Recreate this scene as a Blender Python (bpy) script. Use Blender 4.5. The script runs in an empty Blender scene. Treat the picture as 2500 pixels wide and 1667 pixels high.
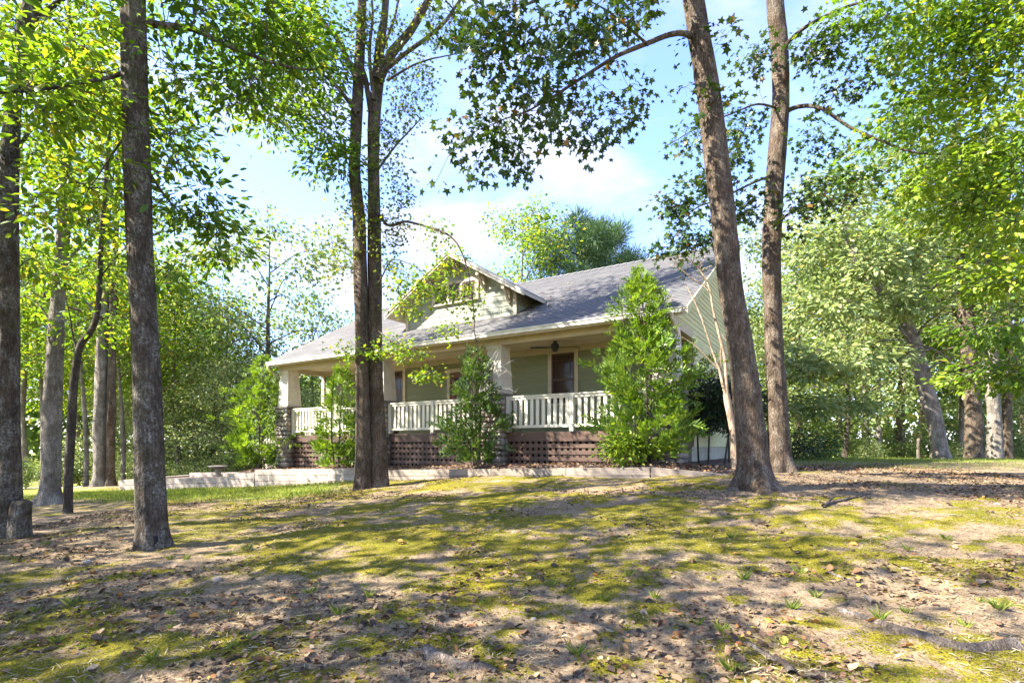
import bpy, math, random
import numpy as np
from mathutils import Vector, Matrix

random.seed(7); RNG = np.random.default_rng(7)
SC = bpy.context.scene
COL = SC.collection
PI = math.pi

# ------------------------------------------------------------------ camera
CZ = 1.55                       # eye height above the ground under the camera
FPX, HOR, CXP = 1300.0, 1086.0, 1250.0     # focal length, horizon row, centre column (2500 px wide photo)
cam_d = bpy.data.cameras.new('camera'); cam = bpy.data.objects.new('camera', cam_d); COL.objects.link(cam)
cam.location = (0, 0, CZ); cam.rotation_euler = (PI / 2, 0, 0)
cam_d.sensor_width = 36; cam_d.lens = FPX / 2500 * 36; cam_d.shift_y = (HOR - 833.5) / 2500
cam_d.clip_end = 1500; cam_d.clip_start = 0.05
SC.camera = cam

# ------------------------------------------------------------------ light
TO_SUN = Vector((-0.985, -0.175, 0)).normalized(); SUN_EL = math.radians(41)
to_sun = Vector((TO_SUN.x * math.cos(SUN_EL), TO_SUN.y * math.cos(SUN_EL), math.sin(SUN_EL)))
sd = bpy.data.lights.new('sun', 'SUN'); sd.energy = 5.0; sd.angle = math.radians(0.53); sd.color = (1.0, 0.94, 0.83)
sun = bpy.data.objects.new('sun', sd); COL.objects.link(sun)
sun.rotation_euler = to_sun.to_track_quat('Z', 'Y').to_euler(); sun.location = to_sun * 60
world = bpy.data.worlds.new('World'); SC.world = world; world.use_nodes = True
wn = world.node_tree.nodes; wl = world.node_tree.links
bg = wn['Background']
sky = wn.new('ShaderNodeTexSky'); sky.sky_type = 'NISHITA'; sky.sun_disc = False
sky.sun_elevation = SUN_EL; sky.sun_rotation = math.atan2(TO_SUN.x, TO_SUN.y)
sky.air_density = 1.0; sky.dust_density = 0.35; sky.ozone_density = 2.2
tc = wn.new('ShaderNodeTexCoord')
sep = wn.new('ShaderNodeSeparateXYZ'); wl.new(tc.outputs['Generated'], sep.inputs[0])
zz = wn.new('ShaderNodeMath'); zz.operation = 'MAXIMUM'; wl.new(sep.outputs['Z'], zz.inputs[0]); zz.inputs[1].default_value = 0.0
za = wn.new('ShaderNodeMath'); za.operation = 'ADD'; wl.new(zz.outputs[0], za.inputs[0]); za.inputs[1].default_value = 0.22
dv = wn.new('ShaderNodeVectorMath'); dv.operation = 'DIVIDE'; wl.new(tc.outputs['Generated'], dv.inputs[0])
cmb = wn.new('ShaderNodeCombineXYZ')
for i in range(3): wl.new(za.outputs[0], cmb.inputs[i])
wl.new(cmb.outputs[0], dv.inputs[1])
cn = wn.new('ShaderNodeTexNoise'); cn.inputs['Scale'].default_value = 1.7; cn.inputs['Detail'].default_value = 7; cn.inputs['Roughness'].default_value = 0.56
cmap = wn.new('ShaderNodeMapping'); cmap.inputs['Location'].default_value = (0.10, 0.35, 0.0); cmap.inputs['Scale'].default_value = (0.8, 1.15, 1.0)
wl.new(dv.outputs[0], cmap.inputs[0]); wl.new(cmap.outputs[0], cn.inputs['Vector'])
cr = wn.new('ShaderNodeValToRGB'); wl.new(cn.outputs['Fac'], cr.inputs[0])
cr.color_ramp.elements[0].position = 0.47; cr.color_ramp.elements[0].color = (0, 0, 0, 1)
cr.color_ramp.elements[1].position = 0.66; cr.color_ramp.elements[1].color = (0.95, 0.95, 0.95, 1)
tint = wn.new('ShaderNodeMixRGB'); tint.blend_type = 'MULTIPLY'; tint.inputs[0].default_value = 1.0; wl.new(sky.outputs[0], tint.inputs[1]); tint.inputs[2].default_value = (0.72, 0.725, 0.96, 1)
mx = wn.new('ShaderNodeMixRGB'); wl.new(cr.outputs[0], mx.inputs[0]); wl.new(tint.outputs[0], mx.inputs[1]); mx.inputs[2].default_value = (1.75, 1.75, 1.8, 1)
wl.new(mx.outputs[0], bg.inputs[0]); bg.inputs[1].default_value = 0.14

SC.view_settings.view_transform = 'Standard'; SC.view_settings.look = 'None'
SC.view_settings.exposure = 2.5; SC.view_settings.gamma = 1.0; SC.view_settings.use_curve_mapping = False
cy = SC.cycles
cy.max_bounces = 7; cy.diffuse_bounces = 4; cy.glossy_bounces = 2; cy.transmission_bounces = 5; cy.transparent_max_bounces = 4
cy.use_denoising = True; cy.caustics_reflective = False; cy.caustics_refractive = False
try: cy.denoiser = 'OPENIMAGEDENOISE'; cy.denoising_input_passes = 'RGB_ALBEDO_NORMAL'
except Exception: pass

# ------------------------------------------------------------------ helpers
def W(px, py, Y):               # a pixel of the photo at a given distance -> world point
    return np.array([(px - CXP) / FPX * Y, Y, CZ + (HOR - py) / FPX * Y])
def D(dx, dy, Y):               # the same from the 2352 px wide view
    return W(dx * 2500 / 2352, dy * 2500 / 2352, Y)
def proj(P):
    P = np.asarray(P, float); Y = np.maximum(P[..., 1], 1e-3)
    return CXP + FPX * P[..., 0] / Y, HOR - FPX * (P[..., 2] - CZ) / Y

def tag(o, label=None, cat=None, group=None, kind=None):
    if label: o['label'] = label
    if cat: o['category'] = cat
    if group: o['group'] = group
    if kind: o['kind'] = kind
    return o
def empty(name, loc, rz=0.0, **k):
    o = bpy.data.objects.new(name, None); COL.objects.link(o); o.location = loc; o.rotation_euler = (0, 0, rz)
    o.empty_display_size = 0.2
    return tag(o, **k)
def me_np(name, V, Fs, mat, smooth=False, attr=None):
    V = np.asarray(V, np.float32); Fs = np.asarray(Fs, np.int32)
    me = bpy.data.meshes.new(name); n, k = Fs.shape
    me.vertices.add(len(V)); me.vertices.foreach_set('co', V.ravel())
    me.loops.add(n * k); me.loops.foreach_set('vertex_index', Fs.ravel())
    me.polygons.add(n); me.polygons.foreach_set('loop_start', np.arange(n, dtype=np.int32) * k)
    try: me.polygons.foreach_set('loop_total', np.full(n, k, np.int32))
    except Exception: pass
    if smooth: me.polygons.foreach_set('use_smooth', np.ones(n, bool))
    me.update(calc_edges=True)
    if attr:
        for an, av in attr.items():
            a = me.attributes.new(an, 'FLOAT', 'POINT'); a.data.foreach_set('value', np.asarray(av, np.float32))
    if mat: me.materials.append(mat)
    return me
def ob(name, me, parent=None, loc=(0, 0, 0), kind=None):
    o = bpy.data.objects.new(name, me); COL.objects.link(o)
    o.location = loc
    if parent is not None: o.parent = parent
    if kind: o['kind'] = kind
    return o
def child(name, Vw, Fs, mat, root, smooth=False, kind=None):     # world-space vertices under an unrotated root
    Vw = np.asarray(Vw, float) - np.array(root.location)
    return ob(name, me_np(name, Vw, Fs, mat, smooth), root, kind=kind)
def poly_mesh(name, V, F, mat, smooth=False):
    me = bpy.data.meshes.new(name); me.from_pydata([tuple(map(float, v)) for v in V], [], F); me.update()
    if smooth: me.polygons.foreach_set('use_smooth', np.ones(len(F), bool))
    if mat: me.materials.append(mat)
    return me
BOXF = [(0, 3, 2, 1), (4, 5, 6, 7), (0, 1, 5, 4), (1, 2, 6, 5), (2, 3, 7, 6), (3, 0, 4, 7)]
def boxV(x0, x1, y0, y1, z0, z1):
    return [(x0, y0, z0), (x1, y0, z0), (x1, y1, z0), (x0, y1, z0), (x0, y0, z1), (x1, y0, z1), (x1, y1, z1), (x0, y1, z1)]
def prism(poly, axis_off):       # extrude a 3-D polygon by a vector
    n = len(poly); a = [np.array(p, float) for p in poly]; b = [p + np.array(axis_off, float) for p in a]
    F = [tuple(range(n))[::-1], tuple(range(n, 2 * n))] + [(i, (i + 1) % n, n + (i + 1) % n, n + i) for i in range(n)]
    return a + b, F
class MB:
    def __init__(s): s.V = []; s.F = []
    def add(s, V, F):
        n = len(s.V); s.V += [tuple(map(float, v)) for v in V]; s.F += [tuple(i + n for i in f) for f in F]; return s
    def box(s, *a): return s.add(boxV(*a), BOXF)
    def make(s, name, mat, parent=None, smooth=False, kind=None): return ob(name, poly_mesh(name, s.V, s.F, mat, smooth), parent, kind=kind)

# value noise on a lattice (numpy)
_lat = np.random.default_rng(3).random((64, 64))
def vnoise(x, y):
    xi = np.floor(x).astype(int); yi = np.floor(y).astype(int); fx = x - xi; fy = y - yi
    fx = fx * fx * (3 - 2 * fx); fy = fy * fy * (3 - 2 * fy)
    a = _lat[xi % 64, yi % 64]; b = _lat[(xi + 1) % 64, yi % 64]; c = _lat[xi % 64, (yi + 1) % 64]; d = _lat[(xi + 1) % 64, (yi + 1) % 64]
    return (a * (1 - fx) + b * fx) * (1 - fy) + (c * (1 - fx) + d * fx) * fy
def fbm(x, y, o=4):
    s = 0; a = 0.5; 
    for k in range(o): s = s + a * vnoise(x * 2 ** k + 13.7 * k, y * 2 ** k + 7.1 * k); a *= 0.5
    return s / (1 - 0.5 ** o)

# ------------------------------------------------------------------ materials
MATS = {}
def newmat(name):
    m = bpy.data.materials.new(name); m.use_nodes = True; MATS[name] = m
    return m, m.node_tree.nodes, m.node_tree.links, m.node_tree.nodes['Principled BSDF']
def ramp(n, l, src, stops):
    r = n.new('ShaderNodeValToRGB'); e = r.color_ramp.elements
    while len(e) < len(stops): e.new(0.5)
    for i, (p, c) in enumerate(stops): e[i].position = p; e[i].color = (*c, 1) if len(c) == 3 else c
    l.new(src, r.inputs[0]); return r.outputs[0]
def noise(n, l, scale, detail=4, rough=0.55, coord='Object', mscale=None, dist=0.0):
    t = n.new('ShaderNodeTexCoord'); s = t.outputs[coord]
    if mscale:
        mp = n.new('ShaderNodeMapping'); mp.inputs['Scale'].default_value = mscale; l.new(s, mp.inputs[0]); s = mp.outputs[0]
    x = n.new('ShaderNodeTexNoise'); x.inputs['Scale'].default_value = scale; x.inputs['Detail'].default_value = detail; x.inputs['Roughness'].default_value = rough
    x.inputs['Distortion'].default_value = dist
    l.new(s, x.inputs['Vector']); return x.outputs['Fac']
def mixc(n, l, f, a, b, mode='MIX'):
    m = n.new('ShaderNodeMixRGB'); m.blend_type = mode
    for i, v in ((0, f), (1, a), (2, b)):
        if isinstance(v, (int, float)): m.inputs[i].default_value = v
        elif isinstance(v, tuple): m.inputs[i].default_value = (*v, 1)
        else: l.new(v, m.inputs[i])
    return m.outputs[0]
def math_(n, l, op, a, b=0.0):
    m = n.new('ShaderNodeMath'); m.operation = op
    for i, v in ((0, a), (1, b)):
        if isinstance(v, (int, float)): m.inputs[i].default_value = v
        else: l.new(v, m.inputs[i])
    return m.outputs[0]
def bump(n, l, h, bs, strength=0.3, dist=0.02, base=None):
    b = n.new('ShaderNodeBump'); b.inputs['Strength'].default_value = strength; b.inputs['Distance'].default_value = dist
    l.new(h, b.inputs['Height'])
    if base is not None: l.new(base, b.inputs['Normal'])
    l.new(b.outputs[0], bs.inputs['Normal']); return b.outputs[0]
def paint(name, c, rough=0.6, var=0.16, scale=5, dirt=(0.12, 0.10, 0.07), bscale=60):
    m, n, l, b = newmat(name)
    f = noise(n, l, scale, 5)
    lo = tuple(x * (1 - var) for x in c); hi = tuple(min(1, x * (1 + var * 0.5)) for x in c)
    base = ramp(n, l, f, [(0.3, lo), (0.7, hi)])
    g = ramp(n, l, noise(n, l, scale * 0.7, 7, 0.7), [(0.56, (0, 0, 0)), (0.80, (0.35, 0.35, 0.35))])
    oi = n.new('ShaderNodeObjectInfo')
    base = mixc(n, l, g, base, dirt)
    br = ramp(n, l, oi.outputs['Random'], [(0, (0.90, 0.90, 0.90)), (1, (1.05, 1.05, 1.05))])
    base = mixc(n, l, 1.0, base, br, 'MULTIPLY')
    l.new(base, b.inputs['Base Color']); b.inputs['Roughness'].default_value = rough
    bump(n, l, noise(n, l, bscale, 3), b, 0.15, 0.004)
    return m
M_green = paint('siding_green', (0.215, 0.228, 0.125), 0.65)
M_shake = paint('shake_sage', (0.31, 0.32, 0.235), 0.7)
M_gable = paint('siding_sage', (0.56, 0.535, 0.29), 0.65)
M_trim = paint('trim_tan', (0.50, 0.42, 0.30), 0.6)
M_cream = paint('rail_cream', (0.60, 0.56, 0.44), 0.55, 0.12)
M_col = paint('column_tan', (0.62, 0.55, 0.45), 0.7)
M_brown = paint('deck_brown', (0.080, 0.041, 0.025), 0.6, 0.35, 3, (0.16, 0.12, 0.10))
M_sash = paint('sash_brown', (0.075, 0.034, 0.022), 0.45)
M_door = paint('door_red_brown', (0.13, 0.050, 0.032), 0.45)
M_dark = paint('void_shade_paint', (0.012, 0.011, 0.010), 0.9)  # near-black colour painted for shade under the deck and in the hollow
M_fan = paint('fan_black', (0.012, 0.012, 0.014), 0.4)
M_ceil = paint('ceiling_cream', (0.60, 0.50, 0.37), 0.7)
M_found = paint('foundation', (0.36, 0.35, 0.27), 0.8)
def conc(name, c1, c2):
    m, n, l, b = newmat(name)
    f = noise(n, l, 7, 8, 0.65); oi = n.new('ShaderNodeObjectInfo')
    base = ramp(n, l, f, [(0.28, c1), (0.7, c2)])
    st = ramp(n, l, noise(n, l, 2.2, 6, 0.7, mscale=(1, 1, 0.35)), [(0.5, (0, 0, 0)), (0.72, (0.6, 0.6, 0.6))])
    base = mixc(n, l, st, base, (0.16, 0.13, 0.10))
    base = mixc(n, l, 1.0, base, ramp(n, l, oi.outputs['Random'], [(0, (0.82, 0.80, 0.78)), (1, (1.08, 1.06, 1.03))]), 'MULTIPLY')
    l.new(base, b.inputs['Base Color']); b.inputs['Roughness'].default_value = 0.9
    bump(n, l, noise(n, l, 22, 6, 0.7), b, 0.5, 0.012); return m
M_block = conc('pale_block', (0.26, 0.215, 0.17), (0.44, 0.38, 0.32))
M_kerb = conc('stained_kerb', (0.17, 0.135, 0.105), (0.31, 0.26, 0.215))
M_steps = conc('step_stucco', (0.42, 0.32, 0.26), (0.56, 0.45, 0.38))
M_road = conc('gravel_drive', (0.30, 0.27, 0.24), (0.42, 0.39, 0.35))
# glass: glossy, with reflected trees put into its dark brown base
m, n, l, b = newmat('window_glass'); b.inputs['Base Color'].default_value = (0.045, 0.028, 0.022, 1); b.inputs['Roughness'].default_value = 0.08
bump(n, l, noise(n, l, 3.0, 2), b, 0.08, 0.02); b.inputs['Specular IOR Level'].default_value = 0.5; M_glass = m
m, n, l, b = newmat('gutter_metal'); l.new(ramp(n, l, noise(n, l, 4, 6, 0.7), [(0.3, (0.50, 0.47, 0.42)), (0.7, (0.74, 0.71, 0.64))]), b.inputs['Base Color']); b.inputs['Roughness'].default_value = 0.38; b.inputs['Metallic'].default_value = 0.15; M_gutter = m
# roof shingles
m, n, l, b = newmat('roof_shingle')
t = n.new('ShaderNodeTexCoord'); mp = n.new('ShaderNodeMapping'); mp.inputs['Scale'].default_value = (1, 1.149, 1); l.new(t.outputs['Object'], mp.inputs[0])
bk = n.new('ShaderNodeTexBrick'); l.new(mp.outputs[0], bk.inputs['Vector']); bk.inputs['Scale'].default_value = 1.0
bk.inputs['Brick Width'].default_value = 0.30; bk.inputs['Row Height'].default_value = 0.145; bk.inputs['Mortar Size'].default_value = 0.004
bk.inputs['Color1'].default_value = (0.062, 0.060, 0.056, 1); bk.inputs['Color2'].default_value = (0.105, 0.101, 0.094, 1); bk.inputs['Mortar'].default_value = (0.05, 0.05, 0.05, 1)
base = mixc(n, l, 0.35, bk.outputs['Color'], ramp(n, l, noise(n, l, 55, 4, 0.7), [(0.3, (0.06, 0.058, 0.06)), (0.72, (0.22, 0.21, 0.21))]))
base = mixc(n, l, ramp(n, l, noise(n, l, 0.55, 5, 0.6), [(0.45, (0, 0, 0)), (0.75, (0.4, 0.4, 0.4))]), base, (0.18, 0.165, 0.15))
l.new(base, b.inputs['Base Color']); b.inputs['Roughness'].default_value = 0.75
bump(n, l, noise(n, l, 120, 3, 0.7), b, 0.4, 0.006); M_roof = m
# stones
m, n, l, b = newmat('river_stone'); oi = n.new('ShaderNodeObjectInfo')
c = ramp(n, l, oi.outputs['Random'], [(0, (0.12, 0.105, 0.085)), (0.3, (0.23, 0.18, 0.14)), (0.55, (0.30, 0.25, 0.20)), (0.8, (0.20, 0.19, 0.17)), (1, (0.34, 0.30, 0.25))])
c = mixc(n, l, 0.5, c, ramp(n, l, noise(n, l, 14, 6, 0.7), [(0.3, (0.5, 0.5, 0.5)), (0.7, (1.2, 1.15, 1.1))]), 'MULTIPLY')
l.new(c, b.inputs['Base Color']); b.inputs['Roughness'].default_value = 0.85; bump(n, l, noise(n, l, 40, 5), b, 0.5, 0.01); M_stone = m
M_mortar = conc('mortar', (0.10, 0.09, 0.075), (0.17, 0.15, 0.13))

def bark(name, dark, mid, lich, lamt=0.6, vs=0.22, moss=0.0):
    m, n, l, b = newmat(name)
    # furrows: stretched ridged noise
    f1 = noise(n, l, 26, 5, 0.6, mscale=(1, 1, vs), dist=0.6)
    r1 = math_(n, l, 'ABSOLUTE', math_(n, l, 'SUBTRACT', f1, 0.5))
    r1 = math_(n, l, 'MULTIPLY', r1, 5.0)
    f2 = noise(n, l, 38, 5, 0.7, mscale=(1, 1, 0.45))
    base = ramp(n, l, r1, [(0.0, dark), (0.45, mid), (1.0, tuple(x * 1.25 for x in mid))])
    base = mixc(n, l, 0.35, base, ramp(n, l, f2, [(0.3, dark), (0.7, tuple(x * 1.4 for x in mid))]))
    lf = ramp(n, l, noise(n, l, 5.5, 8, 0.72, mscale=(1, 1, 0.6)), [(0.45, (0, 0, 0)), (0.58, (min(1, lamt * 1.2),) * 3)])
    lf2 = ramp(n, l, noise(n, l, 33, 4, 0.7), [(0.42, (0, 0, 0)), (0.6, (1, 1, 1))])
    base = mixc(n, l, mixc(n, l, 1.0, lf, lf2, 'MULTIPLY'), base, lich)
    base = mixc(n, l, 1.0, base, ramp(n, l, noise(n, l, 4.5, 5, 0.6, mscale=(1, 1, 0.5)), [(0.3, (0.55, 0.53, 0.50)), (0.7, (1.4, 1.36, 1.3))]), 'MULTIPLY')
    if moss > 0:
        mf = ramp(n, l, noise(n, l, 2.6, 6, 0.7), [(0.5, (0, 0, 0)), (0.7, (moss,) * 3)])
        base = mixc(n, l, mf, base, (0.10, 0.10, 0.03))
    l.new(base, b.inputs['Base Color']); b.inputs['Roughness'].default_value = 0.95; b.inputs['Specular IOR Level'].default_value = 0.15
    h = math_(n, l, 'ADD', r1, math_(n, l, 'MULTIPLY', f2, 0.6))
    bump(n, l, h, b, 1.0, 0.03); return m
M_bark1 = bark('bark_grey_oak', (0.034, 0.026, 0.019), (0.125, 0.098, 0.074), (0.36, 0.35, 0.31), 0.6, moss=0.4)
M_bark2 = bark('bark_sweetgum', (0.034, 0.024, 0.016), (0.150, 0.110, 0.078), (0.36, 0.33, 0.28), 0.38)
M_bark3 = bark('bark_pale', (0.10, 0.085, 0.070), (0.25, 0.22, 0.19), (0.46, 0.44, 0.40), 0.6)
M_bark4 = bark('bark_dark', (0.035, 0.028, 0.022), (0.10, 0.082, 0.066), (0.25, 0.24, 0.21), 0.4)
M_crape = bark('bark_crape_myrtle', (0.33, 0.22, 0.14), (0.52, 0.40, 0.29), (0.62, 0.54, 0.44), 0.5, 0.1)
M_twig = paint('twig_bark', (0.075, 0.060, 0.048), 0.9)
M_deadtwig = paint('dead_twig', (0.36, 0.33, 0.30), 0.9)
M_root = bark('root_bark', (0.085, 0.066, 0.052), (0.21, 0.172, 0.142), (0.36, 0.33, 0.29), 0.4)

def leafmat(name, stops, trans=0.45, tcol=(1.6, 1.5, 0.55), rough=0.45):
    m, n, l, b = newmat(name)
    g = n.new('ShaderNodeNewGeometry')
    oi = n.new('ShaderNodeObjectInfo')
    rr = math_(n, l, 'FRACT', math_(n, l, 'ADD', g.outputs['Random Per Island'], math_(n, l, 'MULTIPLY', oi.outputs['Random'], 0.0)))
    c = ramp(n, l, rr, stops)
    big = ramp(n, l, noise(n, l, 0.9, 3, 0.5), [(0.32, (0.72, 0.78, 0.72)), (0.68, (1.25, 1.18, 1.1))])
    c = mixc(n, l, 1.0, c, big, 'MULTIPLY')
    b.inputs['Roughness'].default_value = rough; b.inputs['Specular IOR Level'].default_value = 0.35
    l.new(c, b.inputs['Base Color'])
    tr = n.new('ShaderNodeBsdfTranslucent'); l.new(mixc(n, l, 1.0, c, tcol, 'MULTIPLY'), tr.inputs['Color'])
    ms = n.new('ShaderNodeMixShader'); ms.inputs[0].default_value = trans
    l.new(b.outputs[0], ms.inputs[1]); l.new(tr.outputs[0], ms.inputs[2])
    l.new(ms.outputs[0], n['Material Output'].inputs['Surface']); return m
L_oak = leafmat('leaf_green', [(0, (0.050, 0.110, 0.016)), (0.5, (0.090, 0.175, 0.022)), (0.9, (0.15, 0.225, 0.028)), (1, (0.22, 0.24, 0.03))], 0.5)
L_yel = leafmat('leaf_yellow_green', [(0, (0.075, 0.155, 0.016)), (0.5, (0.125, 0.215, 0.022)), (0.85, (0.20, 0.27, 0.028)), (1, (0.33, 0.27, 0.035))], 0.55)
L_maple = leafmat('leaf_maple_bright', [(0, (0.10, 0.175, 0.018)), (0.5, (0.185, 0.275, 0.026)), (0.88, (0.29, 0.36, 0.04)), (1, (0.38, 0.34, 0.05))], 0.42, (1.45, 1.5, 0.6))
L_arb2 = leafmat('spray_dark_arborvitae', [(0, (0.035, 0.075, 0.020)), (0.5, (0.065, 0.125, 0.030)), (0.9, (0.12, 0.19, 0.038)), (1, (0.20, 0.25, 0.05))], 0.3, (1.4, 1.4, 0.6), 0.55)
L_gum = leafmat('leaf_sweetgum', [(0, (0.026, 0.056, 0.016)), (0.55, (0.042, 0.082, 0.018)), (0.93, (0.065, 0.11, 0.02)), (1, (0.20, 0.10, 0.03))], 0.22)
L_far = leafmat('leaf_mid_green', [(0, (0.080, 0.145, 0.045)), (0.5, (0.145, 0.220, 0.066)), (0.88, (0.22, 0.275, 0.085)), (1, (0.29, 0.21, 0.07))], 0.42, (1.4, 1.35, 0.7))
L_sage = leafmat('leaf_sage', [(0, (0.14, 0.20, 0.085)), (0.5, (0.23, 0.30, 0.12)), (0.9, (0.34, 0.39, 0.18)), (1, (0.36, 0.31, 0.14))], 0.4, (1.35, 1.3, 0.8))
L_pine = leafmat('needle_pine', [(0, (0.040, 0.085, 0.036)), (0.6, (0.062, 0.120, 0.048)), (1, (0.11, 0.16, 0.06))], 0.25, (1.2, 1.2, 0.8), 0.6)
L_arb = leafmat('spray_arborvitae', [(0, (0.055, 0.110, 0.016)), (0.45, (0.105, 0.190, 0.022)), (0.85, (0.18, 0.29, 0.030)), (1, (0.27, 0.33, 0.05))], 0.35, (1.5, 1.4, 0.5), 0.55)
L_holly = leafmat('leaf_holly', [(0, (0.016, 0.034, 0.014)), (0.7, (0.026, 0.052, 0.018)), (1, (0.05, 0.08, 0.02))], 0.15, (1.2, 1.2, 0.6), 0.35)
L_ivy = leafmat('leaf_small', [(0, (0.055, 0.085, 0.020)), (0.5, (0.095, 0.135, 0.024)), (0.9, (0.19, 0.21, 0.03)), (1, (0.30, 0.22, 0.03))], 0.5)
L_lit = leafmat('leaf_litter', [(0, (0.030, 0.020, 0.014)), (0.35, (0.085, 0.052, 0.033)), (0.6, (0.17, 0.105, 0.065)), (0.82, (0.29, 0.20, 0.13)), (0.95, (0.26, 0.10, 0.035)), (1, (0.34, 0.26, 0.06))], 0.15, (1.1, 1.0, 0.8), 0.8)
L_grass = leafmat('grass_blade', [(0, (0.085, 0.135, 0.022)), (0.6, (0.16, 0.215, 0.030)), (1, (0.28, 0.27, 0.075))], 0.4, (1.3, 1.3, 0.6), 0.6)
L_straw = leafmat('dry_grass', [(0, (0.22, 0.17, 0.10)), (0.6, (0.36, 0.29, 0.18)), (1, (0.46, 0.40, 0.27))], 0.2, (1, 1, 1), 0.8)

# ground
m, n, l, b = newmat('ground_soil')
at = n.new('ShaderNodeAttribute'); at.attribute_name = 'moss'; at2 = n.new('ShaderNodeAttribute'); at2.attribute_name = 'grass'
s1 = ramp(n, l, noise(n, l, 1.6, 8, 0.68), [(0.30, (0.150, 0.108, 0.072)), (0.5, (0.270, 0.200, 0.142)), (0.72, (0.42, 0.33, 0.245))])
s2 = ramp(n, l, noise(n, l, 30, 9, 0.82), [(0.34, (0.035, 0.024, 0.016)), (0.46, (0.17, 0.122, 0.085)), (0.57, (0.34, 0.262, 0.195)), (0.70, (0.52, 0.42, 0.325))])
soil = mixc(n, l, 0.68, s1, s2)
speck = ramp(n, l, noise(n, l, 110, 3, 0.6), [(0.38, (1, 1, 1)), (0.47, (0, 0, 0))])
soil = mixc(n, l, mixc(n, l, 1.0, speck, (0.75, 0.75, 0.75), 'MULTIPLY'), soil, (0.06, 0.042, 0.030))
ms1 = ramp(n, l, noise(n, l, 75, 6, 0.75), [(0.36, (0.026, 0.023, 0.005)), (0.5, (0.135, 0.120, 0.009)), (0.64, (0.31, 0.27, 0.018))])
ms2 = ramp(n, l, noise(n, l, 2.1, 4, 0.6), [(0.3, (0.72, 0.80, 0.85)), (0.7, (1.12, 1.05, 0.95))])
mossc = mixc(n, l, 1.0, ms1, ms2, 'MULTIPLY')
mm = math_(n, l, 'ADD', math_(n, l, 'ADD', math_(n, l, 'MULTIPLY', at.outputs['Fac'], 0.62), 0.17), math_(n, l, 'ADD', math_(n, l, 'MULTIPLY', math_(n, l, 'SUBTRACT', noise(n, l, 5, 8, 0.75), 0.5), 1.9), math_(n, l, 'MULTIPLY', math_(n, l, 'SUBTRACT', noise(n, l, 42, 5, 0.7), 0.5), 1.3)))
mmf = ramp(n, l, mm, [(0.44, (0, 0, 0)), (0.60, (0.97, 0.97, 0.97))])
gc = ramp(n, l, noise(n, l, 40, 6, 0.7), [(0.3, (0.10, 0.125, 0.022)), (0.7, (0.24, 0.255, 0.05))])
gg = math_(n, l, 'ADD', at2.outputs['Fac'], math_(n, l, 'MULTIPLY', math_(n, l, 'SUBTRACT', noise(n, l, 6, 6, 0.7), 0.5), 0.9))
ggf = ramp(n, l, gg, [(0.4, (0, 0, 0)), (0.65, (1, 1, 1))])
soil = mixc(n, l, 1.0, soil, (0.97, 0.94, 0.80), 'MULTIPLY')
base = mixc(n, l, mmf, soil, mossc); base = mixc(n, l, ggf, base, gc)
l.new(base, b.inputs['Base Color']); b.inputs['Roughness'].default_value = 0.97; b.inputs['Specular IOR Level'].default_value = 0.1
bump(n, l, math_(n, l, 'ADD', noise(n, l, 60, 6, 0.75), math_(n, l, 'MULTIPLY', noise(n, l, 14, 4), 0.8)), b, 0.8, 0.02); M_ground = m
m, n, l, b = newmat('mulch'); base = ramp(n, l, noise(n, l, 45, 6, 0.8), [(0.3, (0.04, 0.026, 0.020)), (0.5, (0.13, 0.085, 0.065)), (0.72, (0.28, 0.20, 0.16))])
l.new(base, b.inputs['Base Color']); b.inputs['Roughness'].default_value = 0.95; bump(n, l, noise(n, l, 60, 5, 0.8), b, 1.0, 0.03); M_mulch = m
for nm in ('leaf_green', 'leaf_sweetgum'): pass

# ------------------------------------------------------------------ ground height (relative to the camera: thin-plate fit)
GP = np.array([
 (0, 0, -1.55), (0, 3.2, -1.42), (3.5, 4, -1.22), (-4, 3.5, -1.50), (8, 5, -.95), (3.83, 8.5, -.71), (-0.6, 12.9, -.76), (-3.5, 13.0, -1.09),
 (-4.66, 6.9, -1.35), (-7.8, 8.24, -1.42), (-12.3, 14.2, -1.6), (-9.9, 11.9, -1.55), (-18.3, 23.8, -1.85), (-15.5, 21, -1.79), (-9.3, 18.6, -1.46),
 (-4.9, 15.85, -1.11), (2.2, 11.43, -.695), (4.24, 10.15, -.586), (5.54, 11, -.54), (14, 20, -.52), (8, 9, -.74), (10, 13, -.60), (17, 18.5, -.52), (12, 6, -.9),
 (-23, 27, -2.2), (-32, 40, -2.6), (-10, 32, -2.1), (5, 38, -1.3), (22, 30, -1.2), (18, 40, -1.6), (0, -15, -2.0), (-16, -8, -2.0), (15, -8, -1.5), (-25, 10, -2.0),
 (0, 110, -3), (110, 60, -3), (-110, 60, -4), (110, -60, -3), (-110, -60, -4), (0, -110, -4), (8, 25, -.8), (11.5, 22, -.53), (24, 22, -.75)], float)
def tps_fit(P, lam=0.02):
    X = P[:, :2]; n_ = len(X); d = np.linalg.norm(X[:, None] - X[None], axis=2)
    K = np.where(d > 0, d ** 2 * np.log(np.maximum(d, 1e-9)), 0) + lam * n_ * np.eye(n_)
    Q = np.c_[np.ones(n_), X]; A = np.block([[K, Q], [Q.T, np.zeros((3, 3))]])
    s = np.linalg.solve(A, np.r_[P[:, 2], 0, 0, 0]); return X, s[:n_], s[n_:]
TX, TW, TA = tps_fit(GP)
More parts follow.
